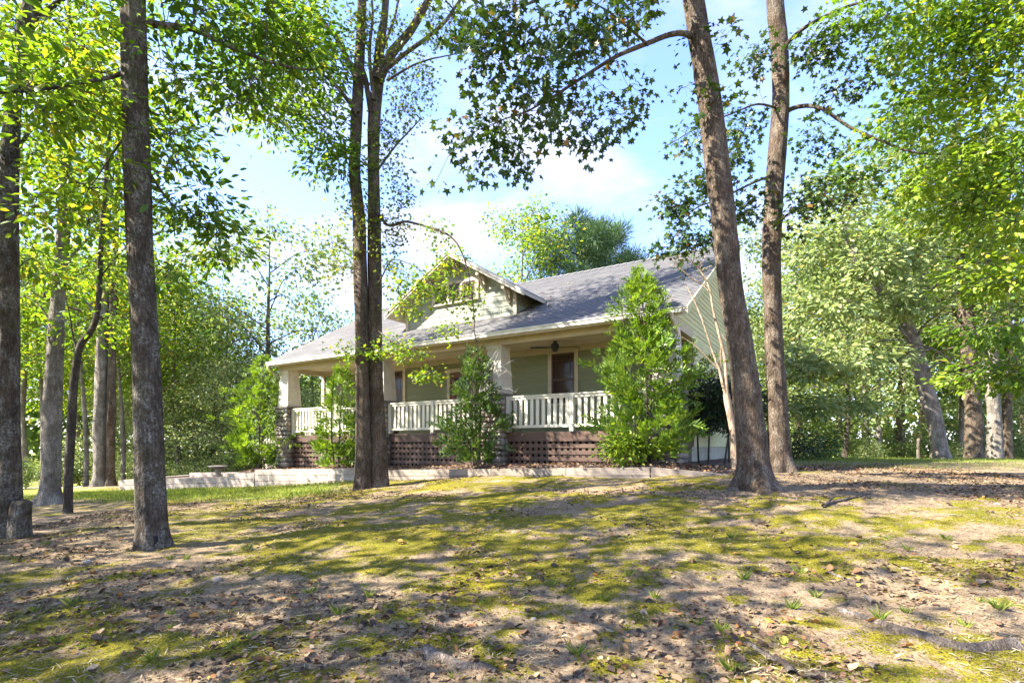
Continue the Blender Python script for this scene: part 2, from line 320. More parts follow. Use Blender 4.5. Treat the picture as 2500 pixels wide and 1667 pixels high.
def ground(x, y):               # world z of the lawn
    x = np.asarray(x, float); y = np.asarray(y, float); r = np.full(x.shape, 0.0) + TA[0] + TA[1] * x + TA[2] * y
    for (a, c), w_ in zip(TX, TW):
        d2 = (x - a) ** 2 + (y - c) ** 2 + 1e-12
        r = r + w_ * 0.5 * d2 * np.log(d2)
    r = np.clip(r, -4.5, 0.2)
    r = r + (fbm(x * 0.8, y * 0.8, 3) - 0.5) * 0.09 + (fbm(x * 3.1, y * 3.1, 3) - 0.5) * 0.035
    return r + CZ
def gz(x, y): return float(ground(np.array([x]), np.array([y]))[0])
def cast(px, py):               # pixel -> point on the lawn
    lo, hi = 1.5, 80.0; u = (px - CXP) / FPX; v = (HOR - py) / FPX
    ys = np.linspace(1.5, 60, 1200); z = CZ + v * ys - ground(u * ys, ys); k = np.argmax(z < 0)
    Y = ys[k] if z[k] < 0 else 30.0
    return np.array([u * Y, Y, gz(u * Y, Y)])
def axis_coords(lo, hi, step, far_lo, far_hi, g=1.16):
    c = list(np.arange(lo, hi + 1e-6, step)); s = step; v = lo
    while v > far_lo: s *= g; v -= s; c.insert(0, v)
    s = step; v = c[-1]
    while v < far_hi: s *= g; v += s; c.append(v)
    return np.array(c)
gx = axis_coords(-9.5, 10.5, 0.085, -260, 260); gy = axis_coords(1.6, 14.0, 0.075, -200, 320)
GX, GY = np.meshgrid(gx, gy); GZ = ground(GX, GY)
fx, fy = GX.ravel(), GY.ravel(); ppx, ppy = proj(np.c_[fx, fy, GZ.ravel()])
# moss patches and the grass strip below the wall
dens = 0.492 + 0.115 * np.exp(-(((ppx - 1650) / 900) ** 2 + ((ppy - 1330) / 120) ** 2)) + 0.05 * np.exp(-(((ppx - 700) / 300) ** 2 + ((ppy - 1330) / 60) ** 2))
dens -= 0.06 * np.exp(-(((ppx - 1700) / 900) ** 2 + ((ppy - 1640) / 110) ** 2)) + 0.18 * np.exp(-(((ppx - 150) / 300) ** 2 + ((ppy - 1300) / 70) ** 2))
dens -= 0.2 * ((ppy < 1215) & (ppx > 1900))
moss = np.clip((0.5 * fbm(fx * 0.9 + 4.3, fy * 1.5 + 2.2, 4) + 0.5 * fbm(fx * 2.6 + 1.3, fy * 4.2 + 5.2, 5) - (1 - dens)) * 4.5 + 0.55, 0, 1)
grass = np.zeros_like(fx)
grass += np.clip(1.25 - np.abs((fx + 9.5) * 0.50 + (fy - 15.9)) / 2.3, 0, 1) * (fx < -3.9) * np.clip((-3.9 - fx) / 1.5, 0, 1)
grass += np.clip((fy - 14) / 5, 0, 0.85) * (fx > 6)
grass += np.clip((np.hypot(fx, fy) - 30) / 10, 0, 0.6)
GZ = GZ + (moss.reshape(GX.shape) * (0.022 + 0.03 * (fbm(GX * 9, GY * 9, 3) - 0.3)))
nx, ny = len(gx), len(gy); idx = np.arange(nx * ny).reshape(ny, nx)
Fq = np.stack([idx[:-1, :-1], idx[:-1, 1:], idx[1:, 1:], idx[1:, :-1]], -1).reshape(-1, 4)
g_ob = ob('ground', me_np('ground', np.c_[fx, fy, GZ.ravel()], Fq, M_ground, True, {'moss': moss, 'grass': np.clip(grass, 0, 1)}), kind='structure')
def gsurf(x, y):                # height of the built sheet, moss included
    x = np.asarray(x, float); y = np.asarray(y, float); i = np.clip(np.searchsorted(gx, x) - 1, 0, nx - 2); j = np.clip(np.searchsorted(gy, y) - 1, 0, ny - 2)
    u = (x - gx[i]) / (gx[i + 1] - gx[i]); v = (y - gy[j]) / (gy[j + 1] - gy[j])
    return (GZ[j, i] * (1 - u) + GZ[j, i + 1] * u) * (1 - v) + (GZ[j + 1, i] * (1 - u) + GZ[j + 1, i + 1] * u) * v
# ------------------------------------------------------------------ house (local frame: s runs left along the porch, o inwards, z relative to the camera)
VPL = -834.0
_t = math.atan((CXP - VPL) / FPX); LD = np.array([-math.sin(_t), math.cos(_t)]); ND = np.array([math.cos(_t), math.sin(_t)])
P0 = np.array([147 / FPX * 13.28, 13.28])
HB = 0.5
def hw(s, o, z=0.0):            # house frame -> world
    p = P0 + s * LD + o * ND; return np.array([p[0], p[1], CZ + z])
HROT = math.atan2(-LD[1], -LD[0])
house = empty('house', (P0[0], P0[1], CZ - HB), HROT, label='single-storey craftsman house with green siding, grey shingle roof and front porch', cat='house')
def lv(s, o, z): return (-s, o, z + HB)
def hbox(name, s0, s1, o0, o1, z0, z1, mat, parent=None):
    return MB().box(-s1, -s0, o0, o1, z0 + HB, z1 + HB).make(name, mat, parent or house)
_cube = {}
def ubox(name, s0, s1, o0, o1, z0, z1, mat, parent):    # shared unit cube, scaled
    if mat.name not in _cube: _cube[mat.name] = poly_mesh('board_' + mat.name, boxV(-.5, .5, -.5, .5, -.5, .5), BOXF, mat)
    o = ob(name, _cube[mat.name], parent); o.location = (-(s0 + s1) / 2, (o0 + o1) / 2, (z0 + z1) / 2 + HB); o.scale = (s1 - s0, o1 - o0, z1 - z0); return o
_wed = {}
def lap(parent, x0, x1, y, z0, h, mat, rz=0.0, name='siding_board'):   # lap board facing -y (or rotated), lower edge proud
    if mat.name not in _wed:
        V = [(-.5, -0.022, 0), (.5, -0.022, 0), (.5, 0, 0), (-.5, 0, 0), (-.5, -0.006, 1), (.5, -0.006, 1), (.5, 0, 1), (-.5, 0, 1)]
        _wed[mat.name] = poly_mesh('lap_' + mat.name, V, BOXF, mat)
    o = ob(name, _wed[mat.name], parent); o.scale = (x1 - x0, 1, h)
    return o
S0, S1 = -2.5, 11.7             # end walls
PD = 1.80                       # porch depth
DECK, CEIL = 0.347, 2.85
EO, EZ, PITCH, RO = -0.45, 2.95, 0.565, 5.0
RZ = EZ + PITCH * (RO - EO)     # ridge
BO = 10.2
def roofz(o): return EZ + PITCH * (o - EO) if o <= RO else RZ - PITCH * (o - RO)
# body
hbox('foundation', S0 + .03, S1 - .03, PD + .05, BO - .05, -1.0, DECK - .3, M_found)
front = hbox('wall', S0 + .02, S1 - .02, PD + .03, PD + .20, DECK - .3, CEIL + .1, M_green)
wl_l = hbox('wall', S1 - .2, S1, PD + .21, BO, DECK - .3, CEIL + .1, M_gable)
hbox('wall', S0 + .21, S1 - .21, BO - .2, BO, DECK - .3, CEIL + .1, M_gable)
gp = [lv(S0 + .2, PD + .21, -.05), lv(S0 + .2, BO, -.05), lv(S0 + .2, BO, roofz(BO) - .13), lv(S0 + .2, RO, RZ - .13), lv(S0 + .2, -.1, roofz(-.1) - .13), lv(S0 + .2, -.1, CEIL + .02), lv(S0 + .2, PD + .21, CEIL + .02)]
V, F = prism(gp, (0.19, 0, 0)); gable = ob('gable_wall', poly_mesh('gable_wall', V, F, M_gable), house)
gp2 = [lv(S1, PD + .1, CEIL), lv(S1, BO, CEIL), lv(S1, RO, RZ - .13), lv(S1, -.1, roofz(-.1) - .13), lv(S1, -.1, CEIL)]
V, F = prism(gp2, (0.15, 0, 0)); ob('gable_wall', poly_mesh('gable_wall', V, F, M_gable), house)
# front lap siding around the openings
openings = [(0.66, 1.64, 1.10, 2.84), (4.22, 5.44, DECK, 2.50), (7.28, 8.32, 1.10, 2.80)]
ex = 0.125
k = 0; z = DECK
while z < CEIL - .06:
    h = min(ex + .012, CEIL - .05 - z)
    spans = [(S0 + .12, S1 - .12)]
    for (a, b_, c, d) in openings:
        if z + ex * .5 > c and z + ex * .5 < d:
            ns = []
            for (p, q) in spans:
                if b_ <= p or a >= q: ns.append((p, q))
                else:
                    if a > p: ns.append((p, a))
                    if b_ < q: ns.append((b_, q))
            spans = ns
    for (p, q) in spans:
        cut = [p]
        if q - p > 5: cut.append(p + 3.66 - (k % 3) * .8)
        cut.append(q)
        for a, b_ in zip(cut[:-1], cut[1:]):
            o = lap(front, a + .001, b_ - .001, 0, 0, h, M_green); o.location = (-(a + b_) / 2, PD + .029, z + HB)
    z += ex; k += 1
# right gable lap siding (faces +x of the house frame)
z = -.05; k = 0
while z < RZ - .5:
    zt = z + ex
    ya = PD + .02 if z < CEIL - .25 else max(-.08, EO + (zt + .13 - EZ) / PITCH)
    yb = BO - .02 if zt < roofz(BO) else RO + (RZ - .13 - zt) / PITCH
    cut = [ya] + [c for c in np.arange(ya + 2.2 + (k * 1.37) % 2.6, yb - .8, 3.6)] + [yb]
    for a, b_ in zip(cut[:-1], cut[1:]):
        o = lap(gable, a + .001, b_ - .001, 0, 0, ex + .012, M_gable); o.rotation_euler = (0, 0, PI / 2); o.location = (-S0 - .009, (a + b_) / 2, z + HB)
    z += ex; k += 1
hbox('frieze_board', S0 - .035, S0 - .003, PD + .1, BO - .1, CEIL - .36, CEIL - .14, M_gable)
V, F = prism([lv(S0 - .04, -.1, roofz(-.1) - .16), lv(S0 - .04, RO, RZ - .16), lv(S0 - .04, RO, RZ - .38), lv(S0 - .04, -.1 + .05, roofz(-.1) - .36)], (-0.035, 0, 0)); ob('frieze_board', poly_mesh('frieze_board', V, F, M_trim), house)
# corner boards
for s_ in (S0, S1):
    sg = -1 if s_ == S0 else 1
    hbox('corner_board', min(s_, s_ - sg * .13), max(s_, s_ - sg * .13), PD - .03, PD + .002, DECK - .4, CEIL - .16, M_trim)
    hbox('corner_board', s_ + sg * .024 - .012, s_ + sg * .024 + .012, PD - .03, PD + .11, DECK - .4, CEIL - .37, M_trim)
hbox('frieze_board', S0 + .14, S1 - .14, PD - .025, PD + .004, CEIL - .17, CEIL - .002, M_trim)
# porch deck, rim and ceiling
hbox('porch_floor', S0 + .05, S1 - .02, .10, PD, DECK - .04, DECK, M_cream)
hbox('porch_ceiling', S0 + .1, S1 - .1, .16, PD + .03, CEIL, CEIL + .03, M_ceil)
hbox('porch_beam', S0 - .02, S1 + .02, -.12, .15, 2.68, CEIL + .045, M_trim)
hbox('porch_beam', S1 - .14, S1 + .02, .151, PD + .02, 2.68, CEIL + .045, M_trim)
hbox('porch_beam', S0 - .02, S0 + .16, .151, PD - .031, 2.68, CEIL + .045, M_trim)
hbox('eave_soffit', S0 - .35, S1 + .12, EO + .02, -.121, CEIL + .046, CEIL + .066, M_trim)
# roof slabs
RS0, RS1 = S0 - .40, S1 + .15
rt = .12
for (oa, ob_) in ((EO, RO), (BO + .4, RO)):
    za, zb = (EZ, RZ) if oa == EO else (roofz(BO + .4), RZ)
    V, F = prism([lv(RS0, oa, za), lv(RS1, oa, za), lv(RS1, ob_, zb), lv(RS0, ob_, zb)], (0, 0, -rt))
    rf = ob('roof', poly_mesh('roof', V, F, M_trim), house)
    if oa == EO: roof_front = rf
# shingle courses on the front slope: thin wedges, one mesh
sl = math.hypot(RO - EO, RZ - EZ); nd = np.array([0, -(RZ - EZ) / sl, (RO - EO) / sl]); ud = np.array([0, (RO - EO) / sl, (RZ - EZ) / sl])
mb = MB(); d = -.03; k = 0
while d < sl - .02:
    wv = .13 + .03 * random.random()
    nseg = 22; xs = np.linspace(-RS1 - .02, -RS0 + .02, nseg + 1)
    for i in range(nseg):
        a = np.array([0, EO, EZ + HB]) + ud * d; b_ = a + ud * .16; j = random.uniform(-.006, .006)
        t0 = nd * (.014 + random.uniform(0, .004)); t1 = nd * .003
        P = [a + ud * j, a + ud * j, b_, b_]
        V = []
        for base_ in (0, 1):
            for q, (pt, xx) in enumerate(zip(P, (xs[i], xs[i + 1], xs[i + 1], xs[i]))):
                v = pt + (0 if base_ == 0 else (t0 if q < 2 else t1)); V.append((xx, v[1], v[2]))
        mb.add(V, BOXF)
    d += .14; k += 1
shc = mb.make('shingle_courses', M_roof, house, kind='stuff')
mb = MB(); x = -RS1                                     # ridge caps
while x < -RS0 - .05:
    cap = ob('ridge_cap', None) if False else None
    V = []
    for xx, up in ((x, .012), (x + .30, .034)):
        V += [(xx, RO - .15, RZ + HB - .15 * PITCH + up), (xx, RO, RZ + HB + up + .012), (xx, RO + .15, RZ + HB - .15 * PITCH + up)]
    mb.add(V, [(0, 3, 4, 1), (1, 4, 5, 2), (0, 1, 2), (3, 5, 4)]); x += .26
mb.make('ridge_caps', M_roof, house, kind='stuff')
V, F = prism([lv(RS0, BO + .4, roofz(BO + .4) + .004), lv(RS1, BO + .4, roofz(BO + .4) + .004), lv(RS1, RO, RZ + .004), lv(RS0, RO, RZ + .004)], (0, 0, .012)); ob('rear_shingles', poly_mesh('rear_shingles', V, F, M_roof), house)
# barge boards, fascia, gutter
for s_ in (RS0 - .03, RS1 + .002):
    V, F = prism([lv(s_, EO - .02, EZ + .01), lv(s_, RO, RZ + .01), lv(s_, RO, RZ - .19), lv(s_, EO - .02, EZ - .17)], (-.028, 0, 0)); ob('barge_board', poly_mesh('barge_board', V, F, M_gable if s_ < 0 else M_trim), house)
hbox('fascia', RS0 + .0, RS1 - .0, EO - .022, EO - .001, EZ - .16, EZ - .012, M_trim)
def gutter(s0, s1):
    mb = MB(); a = [(-.025, -.005), (-.135, -.005), (-.135, -.025), (-.115, -.05), (-.105, -.115), (-.025, -.115)]
    n_ = len(a); outer = [(EO + p, EZ + q) for p, q in a]
    inner = [(EO - .032, EZ - .006), (EO - .128, EZ - .006), (EO - .128, EZ - .027), (EO - .108, EZ - .052), (EO - .098, EZ - .108), (EO - .032, EZ - .108)]
    V = [(-s_, p, q + HB) for s_ in (s1, s0) for p, q in outer] + [(-s_, p, q + HB) for s_ in (s1, s0) for p, q in inner]
    F = [(i, i + 1, n_ + i + 1, n_ + i) for i in range(1, n_ - 1)] + [(n_ - 1, 0, n_, 2 * n_ - 1)]
    o2 = 2 * n_; F += [(o2 + i, o2 + n_ + i, o2 + n_ + i + 1, o2 + i + 1) for i in range(1, n_ - 1)] + [(1, n_ + 1, o2 + n_ + 1, o2 + 1), (0, o2, o2 + n_, n_)]
    F += [tuple(range(n_))[::-1], tuple(range(n_, 2 * n_))]
    mb.add(V, F); return mb.make('gutter', M_gutter, house)
g1 = gutter(RS0 + .08, 3.2); g2 = gutter(3.21, RS1 - .05)
for q in np.arange(RS0 + .5, RS1, 1.2): ubox('gutter_hanger', q, q + .03, EO - .13, EO - .02, EZ - .022, EZ - .008, M_gutter, house)
def tubeV(P, R, ns=8):
    P = np.asarray(P, float); n_ = len(P); T = np.gradient(P, axis=0); T /= np.linalg.norm(T, axis=1)[:, None]
    up = np.array([0, 0, 1.0]) if abs(T[0, 2]) < .9 else np.array([1.0, 0, 0])
    A = np.cross(T, up)
    A[np.linalg.norm(A, axis=1) < 1e-3] = (1, 0, 0)
    A /= np.linalg.norm(A, axis=1)[:, None]
    for i in range(1, n_):                              # parallel transport
        a = A[i - 1] - T[i] * (A[i - 1] @ T[i]); q = np.linalg.norm(a); A[i] = a / q if q > 1e-6 else A[i]
    B = np.cross(T, A); th = np.arange(ns) * 2 * PI / ns
    R = np.broadcast_to(np.asarray(R, float), (n_,))
    V = P[:, None] + R[:, None, None] * (np.cos(th)[None, :, None] * A[:, None] + np.sin(th)[None, :, None] * B[:, None])
    i = np.arange(n_ - 1)[:, None] * ns; j = np.arange(ns)[None]; j2 = (j + 1) % ns
    F = np.stack([i + j, i + j2, i + ns + j2, i + ns + j], -1).reshape(-1, 4)
    return V.reshape(-1, 3), F
def downspout(s_):
    pts = [lv(s_, EO - .08, EZ - .115), lv(s_, EO - .08, EZ - .22), lv(s_ - .02, EO + .02, EZ - .32), lv(s_ - .02, -.19, 2.45), lv(s_ - .02, -.19, 1.6)]
    V, F = tubeV(pts[:4], .038, 8); o = ob('downspout', me_np('downspout', V, F, M_trim, True), house)
downspout(S1 - .02); downspout(S0 - .12)
# dormer
DO, DC, DW, DPK, DP = 0.9, 4.3, 2.11, 5.80, 0.6
def dz(s): return DPK - DP * abs(s - DC)
dm = MB()
def clip(poly, a, b_, c):       # keep a*x+b*y<=c
    out = []
    for i in range(len(poly)):
        p, q = poly[i], poly[(i + 1) % len(poly)]; fp = a * p[0] + b_ * p[1] - c; fq = a * q[0] + b_ * q[1] - c
        if fp <= 0: out.append(p)
        if fp * fq < 0: t_ = fp / (fp - fq); out.append((p[0] + t_ * (q[0] - p[0]), p[1] + t_ * (q[1] - p[1])))
    return out
zb = roofz(DO)
gpoly = [(DC - DW, zb - .1), (DC + DW, zb - .1), (DC + DW, dz(DC + DW) - .12), (DC, DPK - .12), (DC - DW, dz(DC - DW) - .12)]
V, F = prism([lv(p, DO + .03, q) for p, q in gpoly], (0, .12, 0)); dwall = ob('dormer_wall', poly_mesh('dormer_wall', V, F, M_shake), house)
DWIN = (3.50, 5.30, 4.34, 5.02)
z = zb - .02; k = 0; exd = .165
while z < DPK - .2:
    s_ = DC - DW - random.random() * .3
    while s_ < DC + DW:
        w_ = random.uniform(.26, .48); r_ = [(s_, z), (s_ + w_, z), (s_ + w_, z + exd), (s_, z + exd)]
        r_ = clip(r_, -1, 0, -(DC - DW + .02)); r_ = clip(r_, 1, 0, DC + DW - .02) if r_ else r_
        if r_: r_ = clip(r_, DP, 1, DPK - .13 + DP * DC)
        if r_: r_ = clip(r_, -DP, 1, DPK - .13 - DP * DC)
        if r_ and len(r_) > 2:
            cx = sum(p[0] for p in r_) / len(r_); cz_ = sum(p[1] for p in r_) / len(r_)
            if not (DWIN[0] + .05 < cx < DWIN[1] - .05 and DWIN[2] < cz_ < DWIN[3]):
                g_ = .004; pr_ = [(p[0] + (cx - p[0]) / max(abs(p[0] - cx), .01) * g_ * (1 if abs(p[0] - cx) > .01 else 0), p[1]) for p in r_]
                zmin = min(p[1] for p in pr_)
                A = [lv(p, DO + .029, q) for p, q in pr_]; Bv = [lv(p, DO + .029 - (.020 - .014 * (q - zmin) / exd), q) for p, q in pr_]
                n_ = len(A); Fp = [tuple(range(n_)), tuple(range(n_, 2 * n_))[::-1]] + [(i, n_ + i, n_ + (i + 1) % n_, (i + 1) % n_) for i in range(n_)]
                ob('shake', poly_mesh('shake', A + Bv, Fp, M_shake), dwall)
        s_ += w_
    z += exd; k += 1
hbox('corner_board', DC - DW - .012, DC - DW + .10, DO - .015, DO + .022, zb - .05, dz(DC - DW) - .14, M_trim)
hbox('corner_board', DC + DW - .10, DC + DW + .012, DO - .015, DO + .022, zb - .05, dz(DC + DW) - .14, M_trim)
# cheeks
for s_, off in ((DC - DW, .06), (DC + DW, -.06)):
    zt = dz(s_) - .13; oe = EO + (zt - EZ) / PITCH + .1
    V, F = prism([lv(s_, DO + .03, zb - .1), lv(s_, oe, zt), lv(s_, DO + .03, zt)], (-off, 0, 0)); ck = ob('dormer_cheek', poly_mesh('dormer_cheek', V, F, M_shake), house)
    if off > 0:
        q = zb; 
        while q < zt - .05:
            oa = EO + (q + .02 - EZ) / PITCH + .0
            oe2 = EO + (min(q + exd, zt) - EZ) / PITCH
            if oe2 - DO > .15:
                oo = lap(ck, DO + .05, max(oe2, DO + .2), 0, 0, exd, M_shake, name='cheek_board'); oo.rotation_euler = (0, 0, PI / 2); oo.location = (-s_ + .001, (DO + .05 + max(oe2, DO + .2)) / 2, q + HB)
            q += exd
# dormer roof
EH = DW + .52; of = DO - .42
for sg in (-1, 1):
    ze = DPK - DP * EH; ob_e = EO + (ze - EZ) / PITCH; ob_r = EO + (DPK - EZ) / PITCH
    poly = [lv(DC, of, DPK), lv(DC + sg * EH, of, ze), lv(DC + sg * EH, ob_e + .05, ze), lv(DC, ob_r + .05, DPK)]
    if sg < 0: poly = poly[::-1]
    V, F = prism(poly, (0, 0, -.10)); ob('dormer_roof', poly_mesh('dormer_roof', V, F, M_trim), house)
    poly2 = [(p[0], p[1], p[2] + .004) for p in poly]
    V, F = prism(poly2, (0, 0, .02)); ob('dormer_shingles', poly_mesh('dormer_shingles', V, F, M_roof), house)
    # rake: two stepped boards
    for k, (dd, hh, tk) in enumerate(((-.005, .15, .03), (-.032, .07, .026))):
        zs = 0.012
        a0 = lv(DC, of + dd - .03 + .0, DPK + zs); a1 = lv(DC + sg * (EH + .0), of + dd - .03, ze + zs)
        V, F = prism([a0, a1, (a1[0], a1[1], a1[2] - hh), (a0[0], a0[1], a0[2] - hh)], (0, tk, 0)); ob('rake_board', poly_mesh('rake_board', V, F, M_col), house)
    V, F = prism([lv(DC, DO - .02, DPK - .12), lv(DC + sg * DW, DO - .02, dz(DC + DW) - .12), lv(DC + sg * DW, DO - .02, dz(DC + DW) - .26), lv(DC, DO - .02, DPK - .28)], (0, .03, 0))
    ob('frieze_board', poly_mesh('frieze_board', V, F, M_shake), house)
# knee brackets
for s_ in (DC, DC - 1.0, DC + 1.0, DC - DW + .22, DC + DW - .22):
    zt = dz(s_) - .17
    mb = MB(); mb.box(-s_ - .05, -s_ + .05, DO - .38, DO + .02, zt - .09 + HB, zt + HB); mb.box(-s_ - .049, -s_ + .049, DO - .08, DO + .018, zt - .42 + HB, zt - .091 + HB)
    V, F = prism([lv(s_ + .03, DO - .33, zt - .09), lv(s_ + .03, DO - .25, zt - .09), lv(s_ + .03, DO - .08, zt - .30), lv(s_ + .03, DO - .08, zt - .40)], (.06, 0, 0)); mb.add(V, F)
    mb.make('bracket', M_trim, house)
def window(s0, s1, z0, z1, oo, panes=1, double=True, casing=.115, sash=M_sash, head=True):
    w = hbox('window', s0, s1, oo + .012, oo + .028, z0, z1, M_glass)
    hbox('casing', s0 - casing, s0, oo - .03, oo + .02, z0 - .05, z1, M_trim, w); hbox('casing', s1, s1 + casing, oo - .03, oo + .02, z0 - .05, z1, M_trim, w)
    if head: hbox('casing', s0 - casing - .03, s1 + casing + .03, oo - .04, oo + .02, z1, z1 + casing, M_trim, w)
    else: hbox('casing', s0 - casing, s1 + casing, oo - .03, oo + .02, z1, z1 + casing * .8, M_trim, w)
    hbox('sill', s0 - casing - .03, s1 + casing + .03, oo - .06, oo + .02, z0 - .10, z0 - .05, M_trim, w)
    pw = (s1 - s0) / panes
    for k in range(panes):
        a, b_ = s0 + k * pw, s0 + (k + 1) * pw
        if panes > 1 and k: hbox('mullion', a - .04, a + .04, oo - .028, oo + .02, z0 - .049, z1 - .001, M_trim, w)
        if panes > 1: a += .045 if k else 0; b_ -= .045 if k < panes - 1 else 0
        f = .045
        hbox('sash', a, a + f, oo - .008, oo + .011, z0, z1, sash, w); hbox('sash', b_ - f, b_, oo - .008, oo + .011, z0, z1, sash, w)
        hbox('sash', a + f, b_ - f, oo - .008, oo + .011, z0 - .03, z0 + f, sash, w); hbox('sash', a + f, b_ - f, oo - .008, oo + .011, z1 - f, z1, sash, w)
        if double:
            zm = z0 + (z1 - z0) * .46; hbox('sash', a + f, b_ - f, oo - .012, oo + .009, zm - .03, zm + .03, sash, w)
            for q in (a + f + .09, b_ - f - .09): hbox('muntin', q - .008, q + .008, oo + .001, oo + .010, zm + .03, z1 - f, sash, w)
            hbox('muntin', a + f, b_ - f, oo + .000, oo + .009, z1 - f - .17, z1 - f - .154, sash, w)
        else:
            for q in np.linspace(a + f, b_ - f, 4)[1:-1]: hbox('muntin', q - .006, q + .006, oo + .001, oo + .010, z0 + f, z1 - f, sash, w)
            hbox('muntin', a + f, b_ - f, oo + .000, oo + .009, (z0 + z1) / 2 + .08, (z0 + z1) / 2 + .092, sash, w)
    return w
window(.78, 1.52, 1.25, 2.66, PD)
window(7.40, 8.20, 1.25, 2.62, PD)
window(3.62, 5.18, 4.44, 4.94, DO, panes=3, double=False, casing=.12, head=False)
# door
dr = hbox('door', 4.36, 5.30, PD + .0, PD + .028, DECK, 2.38, M_door)
for a, b_ in ((4.24, 4.355), (5.305, 5.42)): hbox('casing', a, b_, PD - .03, PD + .02, DECK, 2.385, M_trim, dr)
hbox('casing', 4.21, 5.45, PD - .04, PD + .02, 2.386, 2.50, M_trim, dr)
hbox('pane', 4.55, 5.12, PD - .006, PD - .001, 1.55, 2.2, M_glass, dr)
for a, b_ in ((4.50, 4.80), (4.87, 5.17)): hbox('panel', a, b_, PD - .012, PD - .002, DECK + .2, 1.35, M_door, dr)
MB().box(-4.44, -4.41, PD - .07, PD + .0, 1.30 + HB, 1.34 + HB).make('handle', M_fan, dr)
# piers and columns
_st = []
for q in range(5):
    rg = np.random.default_rng(q); V = np.array([(x, y, z_) for x in (-1, 0, 1) for y in (-1, 0, 1) for z_ in (-1, 0, 1) if (x, y, z_) != (0, 0, 0)], float)
    V = V / (np.linalg.norm(V, axis=1)[:, None] ** .62) * .5 + rg.normal(0, .035, V.shape)
    import itertools
    key = {tuple(p): i for i, p in enumerate([(x, y, z_) for x in (-1, 0, 1) for y in (-1, 0, 1) for z_ in (-1, 0, 1) if (x, y, z_) != (0, 0, 0)])}
    F = []
    for ax in range(3):
        for sgn in (-1, 1):
            for a in (-1, 0):
                for b_ in (-1, 0):
                    c = []
                    for da, db in ((0, 0), (1, 0), (1, 1), (0, 1)):
                        p = [0, 0, 0]; p[ax] = sgn; p[(ax + 1) % 3] = a + da; p[(ax + 2) % 3] = b_ + db; c.append(key[tuple(p)])
                    F.append(tuple(c if sgn > 0 else c[::-1]))
    _st.append(poly_mesh('stone', V, F, M_stone, True))
def bedz(s): return -.51 - .033 * s - .10 * np.maximum(0, -2.4 - s)
PIERS = [(-2.0, -2.7), (2.63, 1.93), (6.99, 6.29), (11.75, 11.05)]
CAPZ = 1.375
for (sa, sb) in PIERS:
    sc_ = (sa + sb) / 2; oc = .12; hwid = .30; zb_ = bedz(sc_) - .15
    pier = hbox('stone_pier', sc_ - hwid, sc_ + hwid, oc - hwid, oc + hwid, zb_, CAPZ - .06, M_mortar)
    z_ = bedz(sc_) - .05; row = 0
    while z_ < CAPZ - .08:
        hh = random.uniform(.13, .19); hh = min(hh, CAPZ - .06 - z_)
        for face in (0, 1):                         # front face, right-hand face
            p = -.35
            while p < .33:
                w_ = min(random.uniform(.14, .27), .36 - p)
                if w_ < .08: break
                st = ob('stone', random.choice(_st), pier)
                if face == 0: st.location = (-sc_ + p + w_ / 2, oc - hwid - .015, z_ + hh / 2 + HB); st.scale = (w_ * 1.02, .13, hh * 1.04)
                else: st.location = (-sc_ + hwid + .015, oc + p + w_ / 2, z_ + hh / 2 + HB); st.scale = (.13, w_ * 1.02, hh * 1.04)
                st.rotation_euler = (random.uniform(-.1, .1), random.uniform(-.12, .12), random.uniform(-.1, .1))
                p += w_
        z_ += hh; row += 1
        if hh < .05: break
    MB().box(-sc_ - .39, -sc_ + .39, oc - .39, oc + .39, CAPZ - .055 + HB, CAPZ + HB).make('cap', M_mortar, pier)
    a, b_ = .29, .215
    V = boxV(-sc_ - a, -sc_ + a, oc - a, oc + a, CAPZ + HB, 2.679 + HB)
    V = V[:4] + [(-sc_ + (x + sc_) * b_ / a, oc + (y - oc) * b_ / a, z2) for x, y, z2 in V[4:]]
    ob('column', poly_mesh('column', V, BOXF, M_col), house)
    hbox('column_cap', sc_ - .25, sc_ + .25, oc - .25, oc - .221, 2.56, 2.678, M_col)
# railings: between the piers
def railing(s0, s1, mid=None, o=0.0):
    mb = MB(); mb.box(-s1, -s0, o - .06, o + .06, 1.262 + HB, 1.297 + HB); mb.box(-s1, -s0, o - .035, o + .035, 1.19 + HB, 1.2615 + HB); mb.box(-s1, -s0, o - .035, o + .035, .45 + HB, .52 + HB)
    r = mb.make('railing', M_cream, house)
    posts = [s0 + .05, s1 - .05] + ([mid] if mid is not None else [])
    for p in posts: ubox('post', p - .055, p + .055, o - .062, o + .062, DECK, 1.262 if p != mid else 1.285, M_cream, r)
    n_ = int((s1 - s0) / .165); 
    for i in range(n_):
        p = s0 + (i + .5) * (s1 - s0) / n_
        if min(abs(p - q) for q in posts) < .10: continue
        ubox('baluster', p - .045 + random.uniform(-.003, .003), p + .045, o - .018, o + .018, .519, 1.191, M_cream, r)
bays = [(-2.0, 1.93, 0.0), (2.63, 6.29, 4.5), (6.99, 11.05, 9.0)]
for a, b_, m_ in bays:
    railing(a + .01, b_ - .01, m_)
    rim = hbox('rim_board', a + .005, b_ - .005, .0, .05, DECK - .25, DECK - .005, M_brown)
    bot = min(bedz(a), bedz(b_))
    lat = hbox('lattice', a + .01, b_ - .01, .16, .18, bot - .1, DECK - .26, M_dark)  # near-black sheet behind the slats, standing in for the dark under the deck
    n_ = int((DECK - .25 - bot) / .165) + 1
    for k in range(n_):
        zt = DECK - .25 - .072 - k * .165
        ubox('slat', a + .01, b_ - .01, .02, .042, zt - .095, zt, M_brown, lat)
    m2 = int((b_ - a) / .165)
    for i in range(m2 + 1):
        p = a + .03 + i * (b_ - a - .06) / m2
        ubox('slat', p - .045, p + .045, .043, .062, bot - .1, DECK - .252, M_brown, lat)
